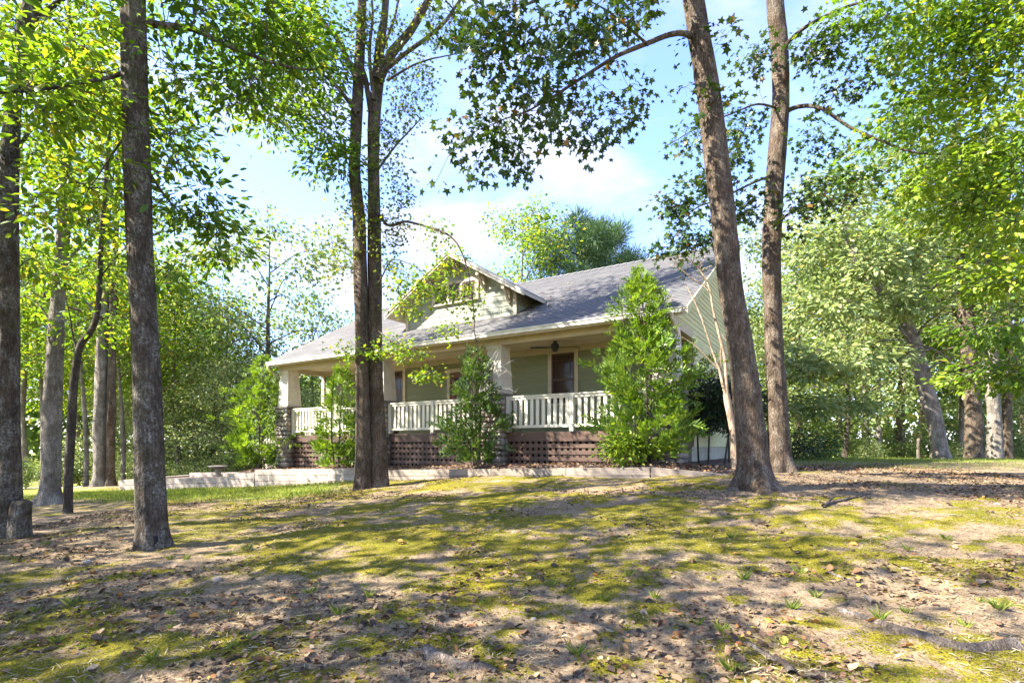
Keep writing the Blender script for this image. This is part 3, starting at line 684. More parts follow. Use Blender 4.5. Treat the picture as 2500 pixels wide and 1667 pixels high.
# far-left end: stairs with a sloping rail, side rail
st = empty('porch_stairs', (0, 0, 0)); st.parent = house; 
COLs = st
mbx = None
stair = hbox('stairs', S1 + .03, S1 + .31, .45, 1.65, bedz(12) - .4, DECK - .178, M_steps)
for k in range(1, 7):
    hbox('step', S1 + .03 + k * .28, S1 + .31 + k * .28, .45 + .001 * k, 1.65 - .001 * k, bedz(12) - .4, DECK - .178 * (k + 1), M_steps, stair)
bpy.data.objects.remove(st)
for oo in (.50, 1.58):
    V, F = prism([lv(S1 + .05, oo - .03, 1.22), lv(S1 + .05, oo - .03, 1.30), lv(S1 + 2.0, oo - .03, .06), lv(S1 + 2.0, oo - .03, -.02)], (0, .06, 0)); sr = ob('stair_railing', poly_mesh('stair_railing', V, F, M_cream), house)
    V, F = prism([lv(S1 + .05, oo - .025, .50), lv(S1 + .05, oo - .025, .56), lv(S1 + 2.0, oo - .025, -.68), lv(S1 + 2.0, oo - .025, -.74)], (0, .05, 0)); ob('bottom_rail', poly_mesh('bottom_rail', V, F, M_cream), sr)
    for i in range(12):
        p = S1 + .14 + i * .15; zz_ = 1.22 - (p - S1 - .05) * .636
        ubox('baluster', p - .035, p + .035, oo - .015, oo + .015, zz_ - .70, zz_, M_cream, sr)
    ubox('newel_post', S1 + 1.95, S1 + 2.06, oo - .055, oo + .055, bedz(13) - .35, .12, M_cream, sr)
# ceiling fan
FS, FO_ = .95, .9
fan = empty('ceiling_fan', tuple(hw(FS, FO_, CEIL)), HROT + .5, label='black four-blade ceiling fan hanging under the porch ceiling', cat='ceiling fan')
def lathe(prof, ns=20):
    P = np.array(prof, float); th = np.arange(ns) * 2 * PI / ns
    V = np.stack([P[:, 0][:, None] * np.cos(th), P[:, 0][:, None] * np.sin(th), np.repeat(P[:, 1][:, None], ns, 1)], -1).reshape(-1, 3)
    i = np.arange(len(P) - 1)[:, None] * ns; j = np.arange(ns)[None]; F = np.stack([i + j, i + (j + 1) % ns, i + ns + (j + 1) % ns, i + ns + j], -1).reshape(-1, 4)
    return V, F
V, F = lathe([(.001, 0), (.07, 0), (.06, -.04), (.015, -.05), (.015, -.08), (.07, -.09), (.115, -.12), (.115, -.20), (.08, -.24), (.05, -.29), (.001, -.30)])
ob('motor', me_np('motor', V, F[:, ::-1], M_fan, True), fan)
bm_ = poly_mesh('blade', *prism([(.13, -.05, -.19), (.30, -.075, -.20), (.66, -.075, -.20), (.68, .0, -.20), (.66, .06, -.185), (.30, .06, -.185), (.13, .04, -.185)], (0, 0, .008)), M_fan)
for k in range(4):
    b_ = ob('blade', bm_, fan); b_.rotation_euler = (0, 0, k * PI / 2)

# ------------------------------------------------------------------ planting bed, kerb, retaining wall
def strip(name, rows, mat, kind='structure'):   # rows of world points -> sheet
    n_ = len(rows[0]); V = [p for r in rows for p in r]; F = [(i * n_ + j, i * n_ + j + 1, (i + 1) * n_ + j + 1, (i + 1) * n_ + j) for i in range(len(rows) - 1) for j in range(n_ - 1)]
    return ob(name, poly_mesh(name, V, F, mat, True), kind=kind)
KO = -1.30
ss = np.linspace(-4.05, 12.6, 87)
def bedp(s, o):
    q = bedz(s) + (fbm(np.array(s * 2.0), np.array(o * 2.0 + 5), 3) - .5) * .06
    return hw(s, o, float(q) + (.03 if o > -.9 else -.05))
rows = [[bedp(s, o) for s in ss[::-1]] for o in (KO + .02, -1.0, -.75, -.5, -.25, 0, .3, .7, 1.2, 1.75)]
strip('planting_bed', rows, M_mulch)
rows = [[bedp(s, o) + np.array([0, 0, .0]) for s in np.linspace(-4.4, -2.55, 12)[::-1]] for o in np.linspace(1.752, 6, 14)]
strip('planting_bed', rows, M_mulch)
def block_run(root, A, B, top_a, top_b, n_courses, ch, bl, th, mat, stagger=True, cap=False):
    # straight run of blocks between two world xy points; top heights (world z); courses go down
    A = np.array(A[:2], float); B = np.array(B[:2], float); Ld = np.linalg.norm(B - A); u = (B - A) / Ld; ang = math.atan2(u[1], u[0])
    key = (mat.name, 'blk')
    if key not in _cube:
        V = np.array(boxV(-.5, .5, -.5, .5, -.5, .5)); 
        # chamfered block
        c = .04; Vv = []; Ff = []
        mbk = MB(); mbk.box(-.5, .5, -.5, .5, -.5, .5); _cube[key] = poly_mesh('block', mbk.V, mbk.F, mat)
    for k in range(n_courses):
        p = -(bl * .5 if (k % 2 and stagger) else 0)
        while p < Ld - .01:
            a = max(p, 0); b_ = min(p + bl * random.uniform(.92, 1.08), Ld)
            if Ld - b_ < bl * .25: b_ = Ld
            if b_ - a > .03:
                m_ = (a + b_) / 2; c = A + u * m_; zt = top_a + (top_b - top_a) * m_ / Ld - k * ch
                o = ob('block', _cube[key], root)
                o.location = Vector((c[0], c[1], zt - ch / 2)) - root.location
                o.rotation_euler = (random.uniform(-.012, .012), math.atan2(-(top_b - top_a), Ld) + random.uniform(-.004, .004), ang + random.uniform(-.006, .006))
                j = random.uniform(-.012, .012); o.scale = (b_ - a - .012, th + j, ch - .010)
            p = b_ if p >= 0 else b_
    return root
def wxy(s, o): return hw(s, o)[:2]
kerb = empty('kerb', tuple(hw(1.0, KO, bedz(1) - .2)), label='low pale concrete kerb edging the mulch bed before the porch', cat='kerb')
block_run(kerb, wxy(-2.4, KO), wxy(5.6, KO), CZ + bedz(-2.4) - .02, CZ + bedz(5.6) - .01, 2, .17, 1.9, .16, M_kerb, False)
block_run(kerb, wxy(-4.05, KO), wxy(-2.41, KO), CZ + bedz(-4.05) - .02, CZ + bedz(-2.4) - .02, 2, .17, 1.7, .16, M_kerb, False)
rw = empty('retaining_wall', tuple(hw(9, KO, bedz(9) - .5)), label='pale block retaining wall stepping down left of the twin-trunk tree', cat='wall')
tz = lambda s: CZ + bedz(s) + .05
block_run(rw, wxy(5.62, KO - .02), wxy(11.1, KO - .02), tz(5.62), tz(11.1), 3, .19, 1.0, .20, M_block)
block_run(rw, wxy(11.12, KO - .03), wxy(12.7, KO - .03), tz(11.1) - .14, tz(12.7) - .12, 3, .19, 1.5, .22, M_block)
pA = wxy(12.72, KO - .02); pB = np.array([-15.4, 21.0])
block_run(rw, pA, pB, CZ - 1.12, CZ - 1.38, 3, .20, 1.1, .22, M_block)
block_run(rw, pB + np.array([.05, .12]), pB + np.array([1.2, 4.2]), CZ - 1.38, CZ - 1.32, 3, .20, 1.1, .22, M_block)
rw2 = empty('garden_wall', (-10.8, 22.0, CZ - 1.4), label='short low block wall behind the retaining wall terrace', cat='wall')
block_run(rw2, (-13.6, 22.6), (-9.0, 20.6), CZ - 1.17, CZ - 1.02, 2, .18, 1.0, .2, M_block)
rows = [[np.array([a, b_, CZ + c]) for a, b_, c in r] for r in ([(-15.3, 21.05, -1.45), (-12.5, 19.9, -1.33), (pA[0] + .05, pA[1] + .1, -1.17)], [(-14.6, 23.2, -1.42), (-12, 22.2, -1.28), (-8.6, 21.0, -1.10)], [(-14.1, 25.2, -1.42), (-11, 24.6, -1.3), (-7.4, 23.2, -1.10)])]
strip('terrace', rows, M_mulch)
# bird bath on the wall end
bx_, by_ = W(532, 1160, 20.5)[:2]
bb = empty('bird_bath', (bx_, by_, CZ - 1.20), label='small pale stone pedestal bowl on the terrace behind the wall', cat='bird bath')
V, F = lathe([(.001, 0), (.17, 0), (.16, .05), (.10, .09), (.085, .20), (.11, .27)]); ob('pedestal', me_np('pedestal', V, F[:, ::1], M_block, True), bb)
V, F = lathe([(.11, .27), (.26, .31), (.33, .36), (.34, .40), (.30, .405), (.2, .36), (.001, .34)]); ob('bowl', me_np('bowl', V, F, M_block, True), bb)
# ------------------------------------------------------------------ vegetation kit
def catmull(P, R, step=0.15):
    P = np.asarray(P, float); R = np.asarray(R, float); n_ = len(P)
    Pp = np.vstack([2 * P[0] - P[1], P, 2 * P[-1] - P[-2]]); Rp = np.r_[R[0], R, R[-1]]
    oP, oR = [], []
    for i in range(1, n_):
        L_ = np.linalg.norm(P[i] - P[i - 1]); m_ = max(2, int(L_ / step)); t = np.linspace(0, 1, m_, endpoint=False)[:, None]
        a, b_, c, d_ = Pp[i - 1], Pp[i], Pp[i + 1], Pp[i + 2]
        oP.append(.5 * (2 * b_ + (c - a) * t + (2 * a - 5 * b_ + 4 * c - d_) * t ** 2 + (3 * b_ - a - 3 * c + d_) * t ** 3))
        oR.append(Rp[i] + (Rp[i + 1] - Rp[i]) * t[:, 0])
    oP.append(P[-1:]); oR.append(R[-1:])
    return np.vstack(oP), np.concatenate(oR)
def trunkV(P, R, ns=22, flare=1.0, flare_h=0.5, lobes=5, rough=0.05, seed=0, base_z=None):
    """tapered trunk with a buttressed foot and slow bulges"""
    P, R = catmull(P, R, 0.12); rg = np.random.default_rng(seed)
    V, F = tubeV(P, 1.0, ns); C = np.repeat(P, ns, 0); U = V - C
    th = np.tile(np.arange(ns) * 2 * PI / ns, len(P)); h = np.repeat(P[:, 2] - P[0, 2], ns)
    r = np.repeat(R, ns)
    ph = rg.uniform(0, 6.28, 4)
    fl = np.clip(1 - h / flare_h, 0, 1) ** 2.0
    r = r * (1 + fl * (flare - 1) * (1 + .38 * np.cos(lobes * th + ph[0]) + .25 * np.cos((lobes - 2) * th + ph[1])))
    r = r * (1 + rough * (np.sin(2 * th + ph[2] + h * 1.3) + .7 * np.sin(3 * th + ph[3] - h * 2.1)))
    ct, st = np.cos(th), np.sin(th)
    r = r * (1 + rough * 2.0 * (fbm(ct * 1.6 + seed + h * .9, st * 1.6 + h * 1.3, 3) - .5))
    if ns >= 24:                # bark plates: vertical ridges and fissures as relief
        q = fbm(ct * 6.5 + seed + h * .35, st * 6.5 + 31 + h * .55, 3); r = r * (1 + .16 * (np.abs(q - .5) - .12)) 
        for _ in range(max(2, int(h.max() / 1.3))):       # knots
            kh, ka, ks = rg.uniform(.6, max(.7, h.max())), rg.uniform(0, 6.28), rg.uniform(.05, .10)
            da = np.abs((th - ka + PI) % (2 * PI) - PI); r = r * (1 + .13 * np.exp(-(da / .35) ** 2 - ((h - kh) / ks) ** 2))
    return C + U * r[:, None], F

# leaf templates: y is the leaf axis
_a = np.radians([90, 54, 20, -10, -42, -90, -138, -170, 160, 126]); _r = np.array([.58, .27, .55, .26, .46, .20, .46, .26, .55, .27])
STAR_V = np.vstack([[0, .42, .03], np.c_[_r * np.cos(_a), .42 + _r * np.sin(_a), np.where(_r > .3, -.07, .0)]])
STAR_F = np.array([(0, i + 1, (i + 1) % 10 + 1) for i in range(10)])
OVAL_V = np.array([(0, 0, 0), (.21, .30, .05), (.19, .66, .04), (0, 1, -.06), (-.19, .66, .04), (-.21, .30, .05)], float)
OVAL_F = np.array([(0, 1, 2, 3), (0, 3, 4, 5)])
RHOM_V = np.array([(0, 0, 0), (.33, .5, .06), (0, 1, -.04), (-.33, .5, .06)], float)
RHOM_F = np.array([(0, 1, 2), (0, 2, 3)])
BLADE_V = np.array([(-.03, 0, 0), (.03, 0, 0), (.05, .5, .02), (0, 1, .0), (-.05, .5, .02)], float)
BLADE_F = np.array([(0, 1, 2), (0, 2, 3), (0, 3, 4)])
CURL_V = np.array([(0, 0, 0), (.30, .28, .16), (.26, .68, .20), (0, 1, .10), (-.26, .68, .05), (-.30, .28, .12)], float)
CURL_F = np.array([(0, 1, 2, 3), (0, 3, 4, 5)])
TPL = {'star': (STAR_V, STAR_F), 'oval': (OVAL_V, OVAL_F), 'rhom': (RHOM_V, RHOM_F), 'blade': (BLADE_V, BLADE_F), 'curl': (CURL_V, CURL_F)}
def norm(a): return a / np.maximum(np.linalg.norm(a, axis=-1, keepdims=True), 1e-9)
def frames(ax, nr):
    ax = norm(ax); nr = norm(nr - ax * np.sum(ax * nr, -1, keepdims=True)); x = np.cross(ax, nr); return np.stack([x, ax, nr], -1)
def leaf_mesh(pos, Rm, size, tpl):
    TV, TF = TPL[tpl]; n_ = len(pos)
    V = np.einsum('nij,kj->nki', Rm * size[:, None, None], TV) + pos[:, None]
    F = TF[None] + (np.arange(n_) * len(TV))[:, None, None]
    return V.reshape(-1, 3), F.reshape(-1, TF.shape[1])
def rand_unit(n_, rg): return norm(rg.normal(size=(n_, 3)))
def seg_twig(a, b_, sag, r0, r1, rg, n_=5):
    t = np.linspace(0, 1, n_)[:, None]; P = a + (b_ - a) * t; P[:, 2] += (sag * 4 * t * (1 - t))[:, 0]
    P[1:-1] += rg.normal(0, .03 * np.linalg.norm(b_ - a), (n_ - 2, 3))
    return P, np.linspace(r0, r1, n_)

class Tree:
    def __init__(s, name, base, label, cat='tree', group=None, seed=1, twigmat=None, near=0):
        s.root = empty(name, tuple(base), label=label, cat=cat, group=group); s.rg = np.random.default_rng(seed)
        s.tw = []; s.lp = {}; s.twm = twigmat or M_twig; s.near = near; s.limbs = []
    def trunk(s, P, R, mat, ns=22, **k):
        V, F = trunkV(P, R, ns, seed=int(s.rg.integers(1000)), **k); s.bark = mat
        child('trunk', V, F, mat, s.root, True); s.limbs.append(catmull(P, R, .3)[0])
    def limb(s, P, r0, r1, mat=None, ns=9):
        R = np.linspace(r0, r1, len(P)); P2, R2 = catmull(P, R, .12)
        P2 = P2 + np.cumsum(s.rg.normal(0, .006, P2.shape), 0) * np.linspace(0, 1, len(P2))[:, None]
        V, F = tubeV(P2, R2, ns); child('branch', V, F, mat or s.bark, s.root, True); s.limbs.append(P2); return P2
    def twig(s, P, R, ns=4):
        s.tw.append(tubeV(P, R, ns))
    def leaves(s, pos, ax, nr, size, mat, tpl):
        s.lp.setdefault((mat.name, tpl), []).append((pos, frames(ax, nr), size))
    def blob(s, c, rad, ncl, mat, tpl='oval', size=.10, per=16, spread=.22, limb=None, droop=.35, shell=.5, attach=None, twr=.008, flat=.5):
        rg = s.rg; c = np.asarray(c, float); rad = np.asarray(rad, float) * np.ones(3)
        d = rand_unit(ncl, rg); rr = rg.random(ncl) ** (1 / (1 + 2 * shell)); C = c + d * rr[:, None] * rad
        src = np.vstack(limb if limb is not None else s.limbs)
        for q in C:
            dd = np.linalg.norm(src - q, axis=1) + .25 * np.maximum(0, src[:, 2] - q[2]); k = int(np.argmin(dd)); L_ = np.linalg.norm(src[k] - q)
            P, R = seg_twig(src[k], q, .08 * L_, max(twr, .006 * L_), .003, rg)
            s.twig(P, R)
            if L_ > .35: src = np.vstack([src, P[2:4]])
            m_ = max(3, int(per * rg.uniform(.6, 1.4)))
            # leaves on the outer half of the twig and in a loose flat spray round its end
            out = norm(q - c + (q - src[k]) * .6 + 1e-6)
            off = rg.normal(0, 1, (m_, 3)) * spread * np.array([1, 1, flat]); pos = q + off
            ax = norm(off * 1.2 + out * spread * .8 + rg.normal(0, .35, (m_, 3)) * spread - np.array([0, 0, droop * spread * 1.6]))
            nr = norm(np.array([0, 0, 1.0]) + rg.normal(0, .55, (m_, 3)))
            s.leaves(pos, ax, nr, size * rg.uniform(.45, 1.3, m_), mat, tpl)
    def finish(s):
        if s.tw:
            V, F, n_ = [], [], 0
            for v, f in s.tw: V.append(v); F.append(f + n_); n_ += len(v)
            child('twigs', np.vstack(V), np.vstack(F), s.twm, s.root, False, 'stuff')
        for (mn, tpl), L_ in s.lp.items():
            pos = np.vstack([a[0] for a in L_]); Rm = np.concatenate([a[1] for a in L_]); sz = np.concatenate([a[2] for a in L_])
            keep = np.ones(len(pos), bool)
            if s.near:
                x, y = proj(pos); px = FPX * sz / np.maximum(pos[:, 1], .5); px[(x < 5) | (x > 2495) | (y < 5) | (y > 1660) | (pos[:, 1] < 1)] = 0
                big = np.argsort(-px)[:s.near]; big = big[px[big] > 9]
                TV, TF = TPL[tpl]; lm = me_np('leaf', TV, TF, MATS[mn])
                for k in big:
                    o = bpy.data.objects.new('leaf', lm); COL.objects.link(o); o.parent = s.root
                    o.matrix_local = Matrix.Translation(Vector(pos[k]) - s.root.location) @ Matrix(Rm[k].tolist()).to_4x4() @ Matrix.Scale(float(sz[k]), 4)
                keep[big] = False
            if keep.any():
                V, F = leaf_mesh(pos[keep], Rm[keep], sz[keep], tpl); child('crown', V, F, MATS[mn], s.root, False, 'stuff')
        return s.root
def based(P):                   # drop the first point of a traced trunk into the lawn
    P = [np.array(p, float) for p in P]; P[0][2] = gz(P[0][0], P[0][1]) - .06; return P
def DP_(pts, Y):                # traced points (2352 px view); an optional third value is its own distance
    return [D(p[0], p[1], p[2] if len(p) > 2 else Y) for p in pts]

# ------------------------------------------------------------------ near trees, traced
# 1. left trunk
Y1 = 6.9; P = based(DP_([(350, 1262), (348, 1180), (344, 1060), (338, 900), (329, 700), (320, 500), (310, 250), (306, 0), (304, -250), (312, -520), (322, -800)], Y1))
T = Tree('oak_tree', P[0], 'straight grey trunk with a dark hollow at its foot, left foreground', seed=11, near=160)
T.trunk(P, np.array([34, 33, 31, 30, 29, 28, 27, 26.5, 25, 20, 10]) * Y1 / 1300, M_bark1, 60, flare=1.36, flare_h=.5, lobes=5, rough=.04)
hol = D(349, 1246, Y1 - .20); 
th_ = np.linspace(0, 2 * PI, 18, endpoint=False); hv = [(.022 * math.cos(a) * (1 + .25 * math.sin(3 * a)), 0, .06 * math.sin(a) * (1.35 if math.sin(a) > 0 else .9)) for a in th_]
V, F = prism([np.array(v) + hol - np.array(T.root.location) for v in hv], (0, .09, 0)); ob('hollow', poly_mesh('hollow', V, F, M_dark), T.root)  # dark plug on the bark, painting the shade inside a hollow
a = T.limb(DP_([(318, 50, 6.9), (380, 60, 6.95), (440, 66, 7.0), (510, 98, 7.1), (585, 128, 7.3), (650, 150, 7.5), (720, 160, 7.8)], Y1), .052, .012)
b1 = T.limb(DP_([(306, 160, 6.9), (255, 178, 6.8), (190, 190, 6.6), (110, 204, 6.3), (30, 215, 6.0), (-80, 225, 5.7)], Y1), .03, .008)
b2 = T.limb(DP_([(308, 285, 6.9), (270, 335, 6.85), (235, 385, 6.8), (200, 430, 6.7)], Y1), .018, .005)
b3 = T.limb(DP_([(330, 375, 6.9), (365, 430, 7.0), (400, 475, 7.2), (440, 505, 7.4), (500, 540, 7.7)], Y1), .02, .006)
b4 = T.limb(DP_([(305, -60, 6.9), (250, -110, 7.2), (170, -170, 7.5), (80, -230, 7.9)], Y1), .05, .012)
b5 = T.limb(DP_([(308, -200, 6.9), (380, -260, 6.6), (480, -300, 6.2), (580, -320, 5.9)], Y1), .05, .012)
for (x, y, Yb, r, nc, lb) in [(450, 40, 7.2, (.75, .7, .35), 26, [a]), (560, 190, 7.5, (.75, .7, .5), 34, [a]), (660, 120, 7.9, (.6, .6, .5), 24, [a]), (420, 180, 7.3, (.5, .6, .45), 18, [a]), (600, 60, 7.7, (.7, .7, .35), 26, [a]),
      (200, 140, 6.9, (.7, .8, .4), 24, [b1]), (90, 240, 6.3, (.7, .7, .4), 22, [b1]), (210, 260, 6.9, (.6, .7, .35), 20, [b1]), (30, 130, 6.3, (.6, .6, .4), 16, [b1]),
      (230, 420, 6.9, (.5, .6, .4), 16, [b2]), (150, 500, 6.9, (.4, .5, .4), 10, [b2]), (440, 470, 7.4, (.5, .6, .5), 22, [b3]), (500, 560, 7.7, (.45, .5, .45), 18, [b3]), (400, 330, 7.3, (.45, .5, .5), 18, [b3]), (390, 620, 7.3, (.25, .4, .35), 8, [b3])]:
    T.blob(D(x, y, Yb), r, int(nc * 1.7), L_oak if x > 330 else L_yel, 'oval', .125, 14, .17, lb)
for (x, y, Yb, r, nc, lb) in [(150, -200, 7.8, (1.3, 1.3, .9), 26, [b4]), (480, -330, 6.2, (1.4, 1.4, .9), 26, [b5]), (300, -650, 7, (2.5, 2.5, 1.3), 50, None), (420, -480, 7.6, (1.8, 1.8, .8), 18, None)]:
    T.blob(D(x, y, Yb), r, nc, L_oak, 'oval', .13, 14, .24, lb)
T.finish()

# 2. twin trunk in front of the porch
Y2 = 13.0; gb = D(852, 1128, Y2); gb[2] = gz(gb[0], gb[1])
T = Tree('sweetgum_tree', gb, 'twin-trunk tree in front of the porch with two close stems', seed=12, near=120)
P = DP_([(834, 1138), (834, 1040), (833, 900), (831, 760), (828, 620), (824, 500), (815, 400), (818, 300), (823, 180), (829, 80), (832, 0), (836, -160), (846, -380), (850, -640)], Y2); P[0][2] = gb[2] - .1
T.trunk(P, np.array([20.5, 17.5, 16.2, 15.6, 15, 14.5, 13.5, 12.5, 11.5, 10.5, 10, 9, 6, 3]) * Y2 / 1222, M_bark2, 40, flare=1.12, flare_h=.4, rough=.05)
P = [D(x, y, Y2 + .12) for x, y in [(874, 1120), (869, 1000), (865, 880), (862, 760), (861, 620), (859, 500), (858, 380), (860, 270), (868, 180), (872, 110), (884, 30), (890, -120), (880, -320), (885, -560)]]; P[0][2] = gb[2] - .1
V, F = trunkV(P, np.array([20, 17, 15.8, 15.2, 15, 14.5, 14, 14, 13, 10, 8, 7, 5, 3]) * Y2 / 1222, 40, seed=5, flare=1.12, flare_h=.4, rough=.05); child('trunk', V, F, M_bark2, T.root, True); T.limbs.append(catmull(P, np.ones(len(P)), .3)[0])
c1 = T.limb(DP_([(868, 185), (900, 122), (942, 72), (985, 0), (1030, -90), (1080, -220)], Y2), .13, .05)
c2 = T.limb(DP_([(880, 165), (930, 125), (985, 85), (1025, 50), (1060, 0), (1110, -60)], Y2 - .3), .055, .03)
c3 = T.limb(DP_([(890, 185), (950, 150), (1010, 130), (1070, 118)], Y2 - .3), .03, .008)
c4 = T.limb(DP_([(868, 390, 13), (900, 345, 12.9), (935, 305, 12.8), (962, 275, 12.7)], Y2), .03, .012)      # dead stub
c5 = T.limb(DP_([(872, 495, 13), (888, 516, 12.8), (905, 517, 12.6), (930, 509, 12.4), (985, 522, 12.1), (1035, 543, 11.8), (1062, 580, 11.6), (1080, 640, 11.5), (1088, 700, 11.4), (1092, 770, 11.4), (1100, 820, 11.4)], Y2), .038, .006)
c6 = T.limb(DP_([(822, 260), (795, 225), (765, 190), (720, 160), (660, 140)], Y2 - .3), .06, .015)
c7 = T.limb(DP_([(818, 180), (780, 100), (735, 40), (690, -40), (640, -120)], Y2), .07, .02)
c12 = T.limb(DP_([(862, 190), (880, 110), (905, 40), (925, -60)], Y2), .05, .02); c13 = T.limb(DP_([(858, 230), (848, 120), (856, 40), (850, -60)], Y2 - .2), .05, .02)
c8 = T.limb(DP_([(852, 260), (838, 180), (830, 155)], Y2), .07, .05)
c9 = T.limb(DP_([(870, 650, 12.7), (900, 600, 12.2), (945, 610, 11.8), (985, 640, 11.5)], Y2), .02, .005)
c10 = T.limb(DP_([(870, 760, 12.8), (905, 790, 12.3), (950, 800, 11.9), (990, 840, 11.6)], Y2), .016, .004)
c11 = T.limb(DP_([(828, 620, 12.8), (790, 612, 12.6), (755, 608, 12.5), (735, 612, 12.4)], Y2), .014, .003)
for x, y, r, nc, lb in [(600, 40, (1.0, 1.2, .6), 36, [c7]), (700, 60, (1.0, 1.3, .7), 44, [c7, c6]), (680, 190, (1.1, 1.2, .7), 46, [c6]), (760, 140, (.7, 1, .8), 30, [c6, c7]), (640, 270, (.8, .9, .45), 20, [c6]), (745, 300, (.55, .8, .7), 28, [c6]), (790, 380, (.35, .5, .5), 16, None), (720, 370, (.35, .5, .4), 12, [c6]), (560, 150, (.8, 1, .5), 24, [c6]),
      (690, -160, (2, 2, 1.1), 50, [c7]), (900, -200, (2.2, 2, 1.4), 60, None), (1000, -120, (1.4, 1.6, .9), 34, [c1])]:
    T.blob(D(x, y, Y2 - .4), r, int(nc * 1.6), L_oak, 'oval', .15, 15, .24, lb)
for x, y, r, nc in [(905, 120, (.6, .5, .8), 26), (960, 190, (.5, .5, .6), 22), (890, 300, (.35, .4, .9), 26), (920, 440, (.3, .4, .7), 18), (840, 60, (.5, .5, .6), 22), (1000, 60, (.5, .5, .5), 14), (905, 520, (.35, .4, .7), 20), (900, 640, (.35, .4, .5), 16), (800, 520, (.3, .4, .8), 16), (780, 610, (.35, .4, .25), 9), (850, 480, (.3, .35, 1.5), 26), (940, 250, (.4, .4, .5), 12)]:
    T.blob(D(x, y, Y2 - .25), r, int(nc * 1.5), L_ivy, 'star', .085, 13, .15, None, twr=.005)
for x, y, Yb, r, nc, lb in [(960, 640, 11.7, (.55, .4, .35), 24, [c9, c5]), (930, 700, 11.9, (.35, .4, .3), 12, [c9]), (1040, 600, 11.7, (.5, .4, .3), 16, [c5]), (1010, 680, 11.6, (.45, .4, .3), 16, [c5, c9]), (1075, 690, 11.4, (.25, .3, .5), 14, [c5]), (1040, 760, 11.4, (.3, .3, .2), 7, [c5]),
      (940, 810, 11.9, (.35, .3, .2), 14, [c10]), (985, 862, 11.6, (.28, .25, .16), 12, [c10]), (900, 790, 12.2, (.25, .3, .2), 8, [c10]), (795, 800, 12.6, (.2, .25, .3), 8, None), (860, 810, 12.5, (.22, .2, .12), 6, None), (980, 530, 12.0, (.6, .4, .25), 10, [c5])]:
    T.blob(D(x, y, Yb), r, int(nc * 1.5), L_yel, 'star', .09, 12, .14, lb, twr=.005)
for k in range(16):             # bare hanging twigs
    src = c5[int(T.rg.integers(25, len(c5)))]; e = src + np.array([T.rg.normal(0, .35), T.rg.normal(0, .2), T.rg.choice([-.5, .45]) * T.rg.uniform(.5, 1.3)])
    P_, R_ = seg_twig(src, e, .1, .007, .002, T.rg, 6); T.twig(P_, R_)
T.finish()

# 3. right pair, the nearer leaning stem
Y3 = 8.5; P = based(DP_([(1734, 1128), (1731, 1060), (1722, 980), (1712, 880), (1698, 780), (1682, 680), (1671, 590), (1660, 490), (1648, 390), (1638, 290), (1624, 190), (1606, 90), (1592, 0), (1570, -130), (1545, -330), (1530, -560), (1522, -760)], Y3))
T = Tree('sweetgum_tree', P[0], 'thick leaning trunk of the right-hand pair, nearer of the two', seed=13, near=300)
T.trunk(P, np.array([35, 33, 31.5, 29.5, 28, 27, 26.5, 26, 26, 25.5, 25, 24.5, 24, 22, 18, 13, 6]) * Y3 / 1222, M_bark2, 60, flare=1.75, flare_h=.55, rough=.04)
d1 = T.limb(DP_([(1605, 92, 8.5), (1575, 78, 8.35), (1540, 80, 8.2), (1470, 108, 8.0), (1420, 130, 7.85), (1360, 168, 7.7), (1290, 215, 7.5), (1230, 255, 7.3), (1150, 290, 7.1)], Y3), .05, .008)
d2 = T.limb(DP_([(1575, -90, 8.5), (1500, -100, 8.2), (1420, -80, 7.9), (1330, -40, 7.5), (1230, 0, 7.2), (1130, 40, 7.0)], Y3), .055, .01)
d3 = T.limb(DP_([(1490, 105, 8.0), (1440, 60, 7.9), (1390, 20, 7.8), (1330, -10, 7.6)], Y3), .022, .006)
d4 = T.limb(DP_([(1560, -200, 8.5), (1660, -260, 8.0), (1760, -280, 7.6), (1850, -260, 7.2)], Y3), .05, .01)
for x, y, Yb, r, nc, lb in [(1180, 40, 7.1, (.55, .6, .28), 20, [d2]), (1280, 90, 7.4, (.55, .6, .3), 22, [d2, d1]), (1370, 60, 7.6, (.5, .5, .35), 18, [d3, d2]), (1450, 40, 7.9, (.35, .4, .28), 11, [d3, d2]), (1120, 130, 7.0, (.4, .5, .32), 14, [d2]), (1220, 180, 7.3, (.45, .5, .3), 17, [d1, d2]), (1330, 200, 7.6, (.45, .5, .25), 15, [d1]), (1240, 270, 7.3, (.38, .45, .22), 12, [d1]), (1120, 280, 7.1, (.3, .35, .25), 10, [d1]), (1060, 310, 7.1, (.2, .3, .2), 6, [d1]), (1170, 340, 7.15, (.32, .3, .2), 9, [d1]), (1350, 295, 7.6, (.25, .3, .25), 7, [d1]), (1420, 270, 7.8, (.28, .3, .22), 8, [d1]), (1460, 215, 7.9, (.15, .25, .16), 3, [d1]), (1215, 380, 7.2, (.15, .2, .1), 3, [d1]), (1090, 400, 7.1, (.14, .2, .12), 3, [d1]), (1002, 425, 7.1, (.06, .1, .08), 1, [d1]), (1370, 340, 7.6, (.14, .2, .1), 3, [d1]), (1060, 60, 7.0, (.35, .4, .35), 12, [d2]), (1390, 110, 7.8, (.35, .4, .2), 6, [d1])]:
    T.blob(D(x, y, Yb), r, nc, L_gum, 'star', .122, 14, .125, lb, twr=.005, droop=.7, flat=.8)
T.blob(D(1590, 95, 8.4), (.22, .25, .22), 8, L_holly, 'oval', .07, 12, .10, None, twr=.004)
for x, y, r, nc in [(1660, 100, (.25, .3, .3), 5), (1570, 215, (.2, .25, .2), 3), (1640, 250, (.25, .3, .4), 6)]:
    T.blob(D(x, y, 8.4), r, nc, L_gum, 'star', .13, 8, .12, None, twr=.004)
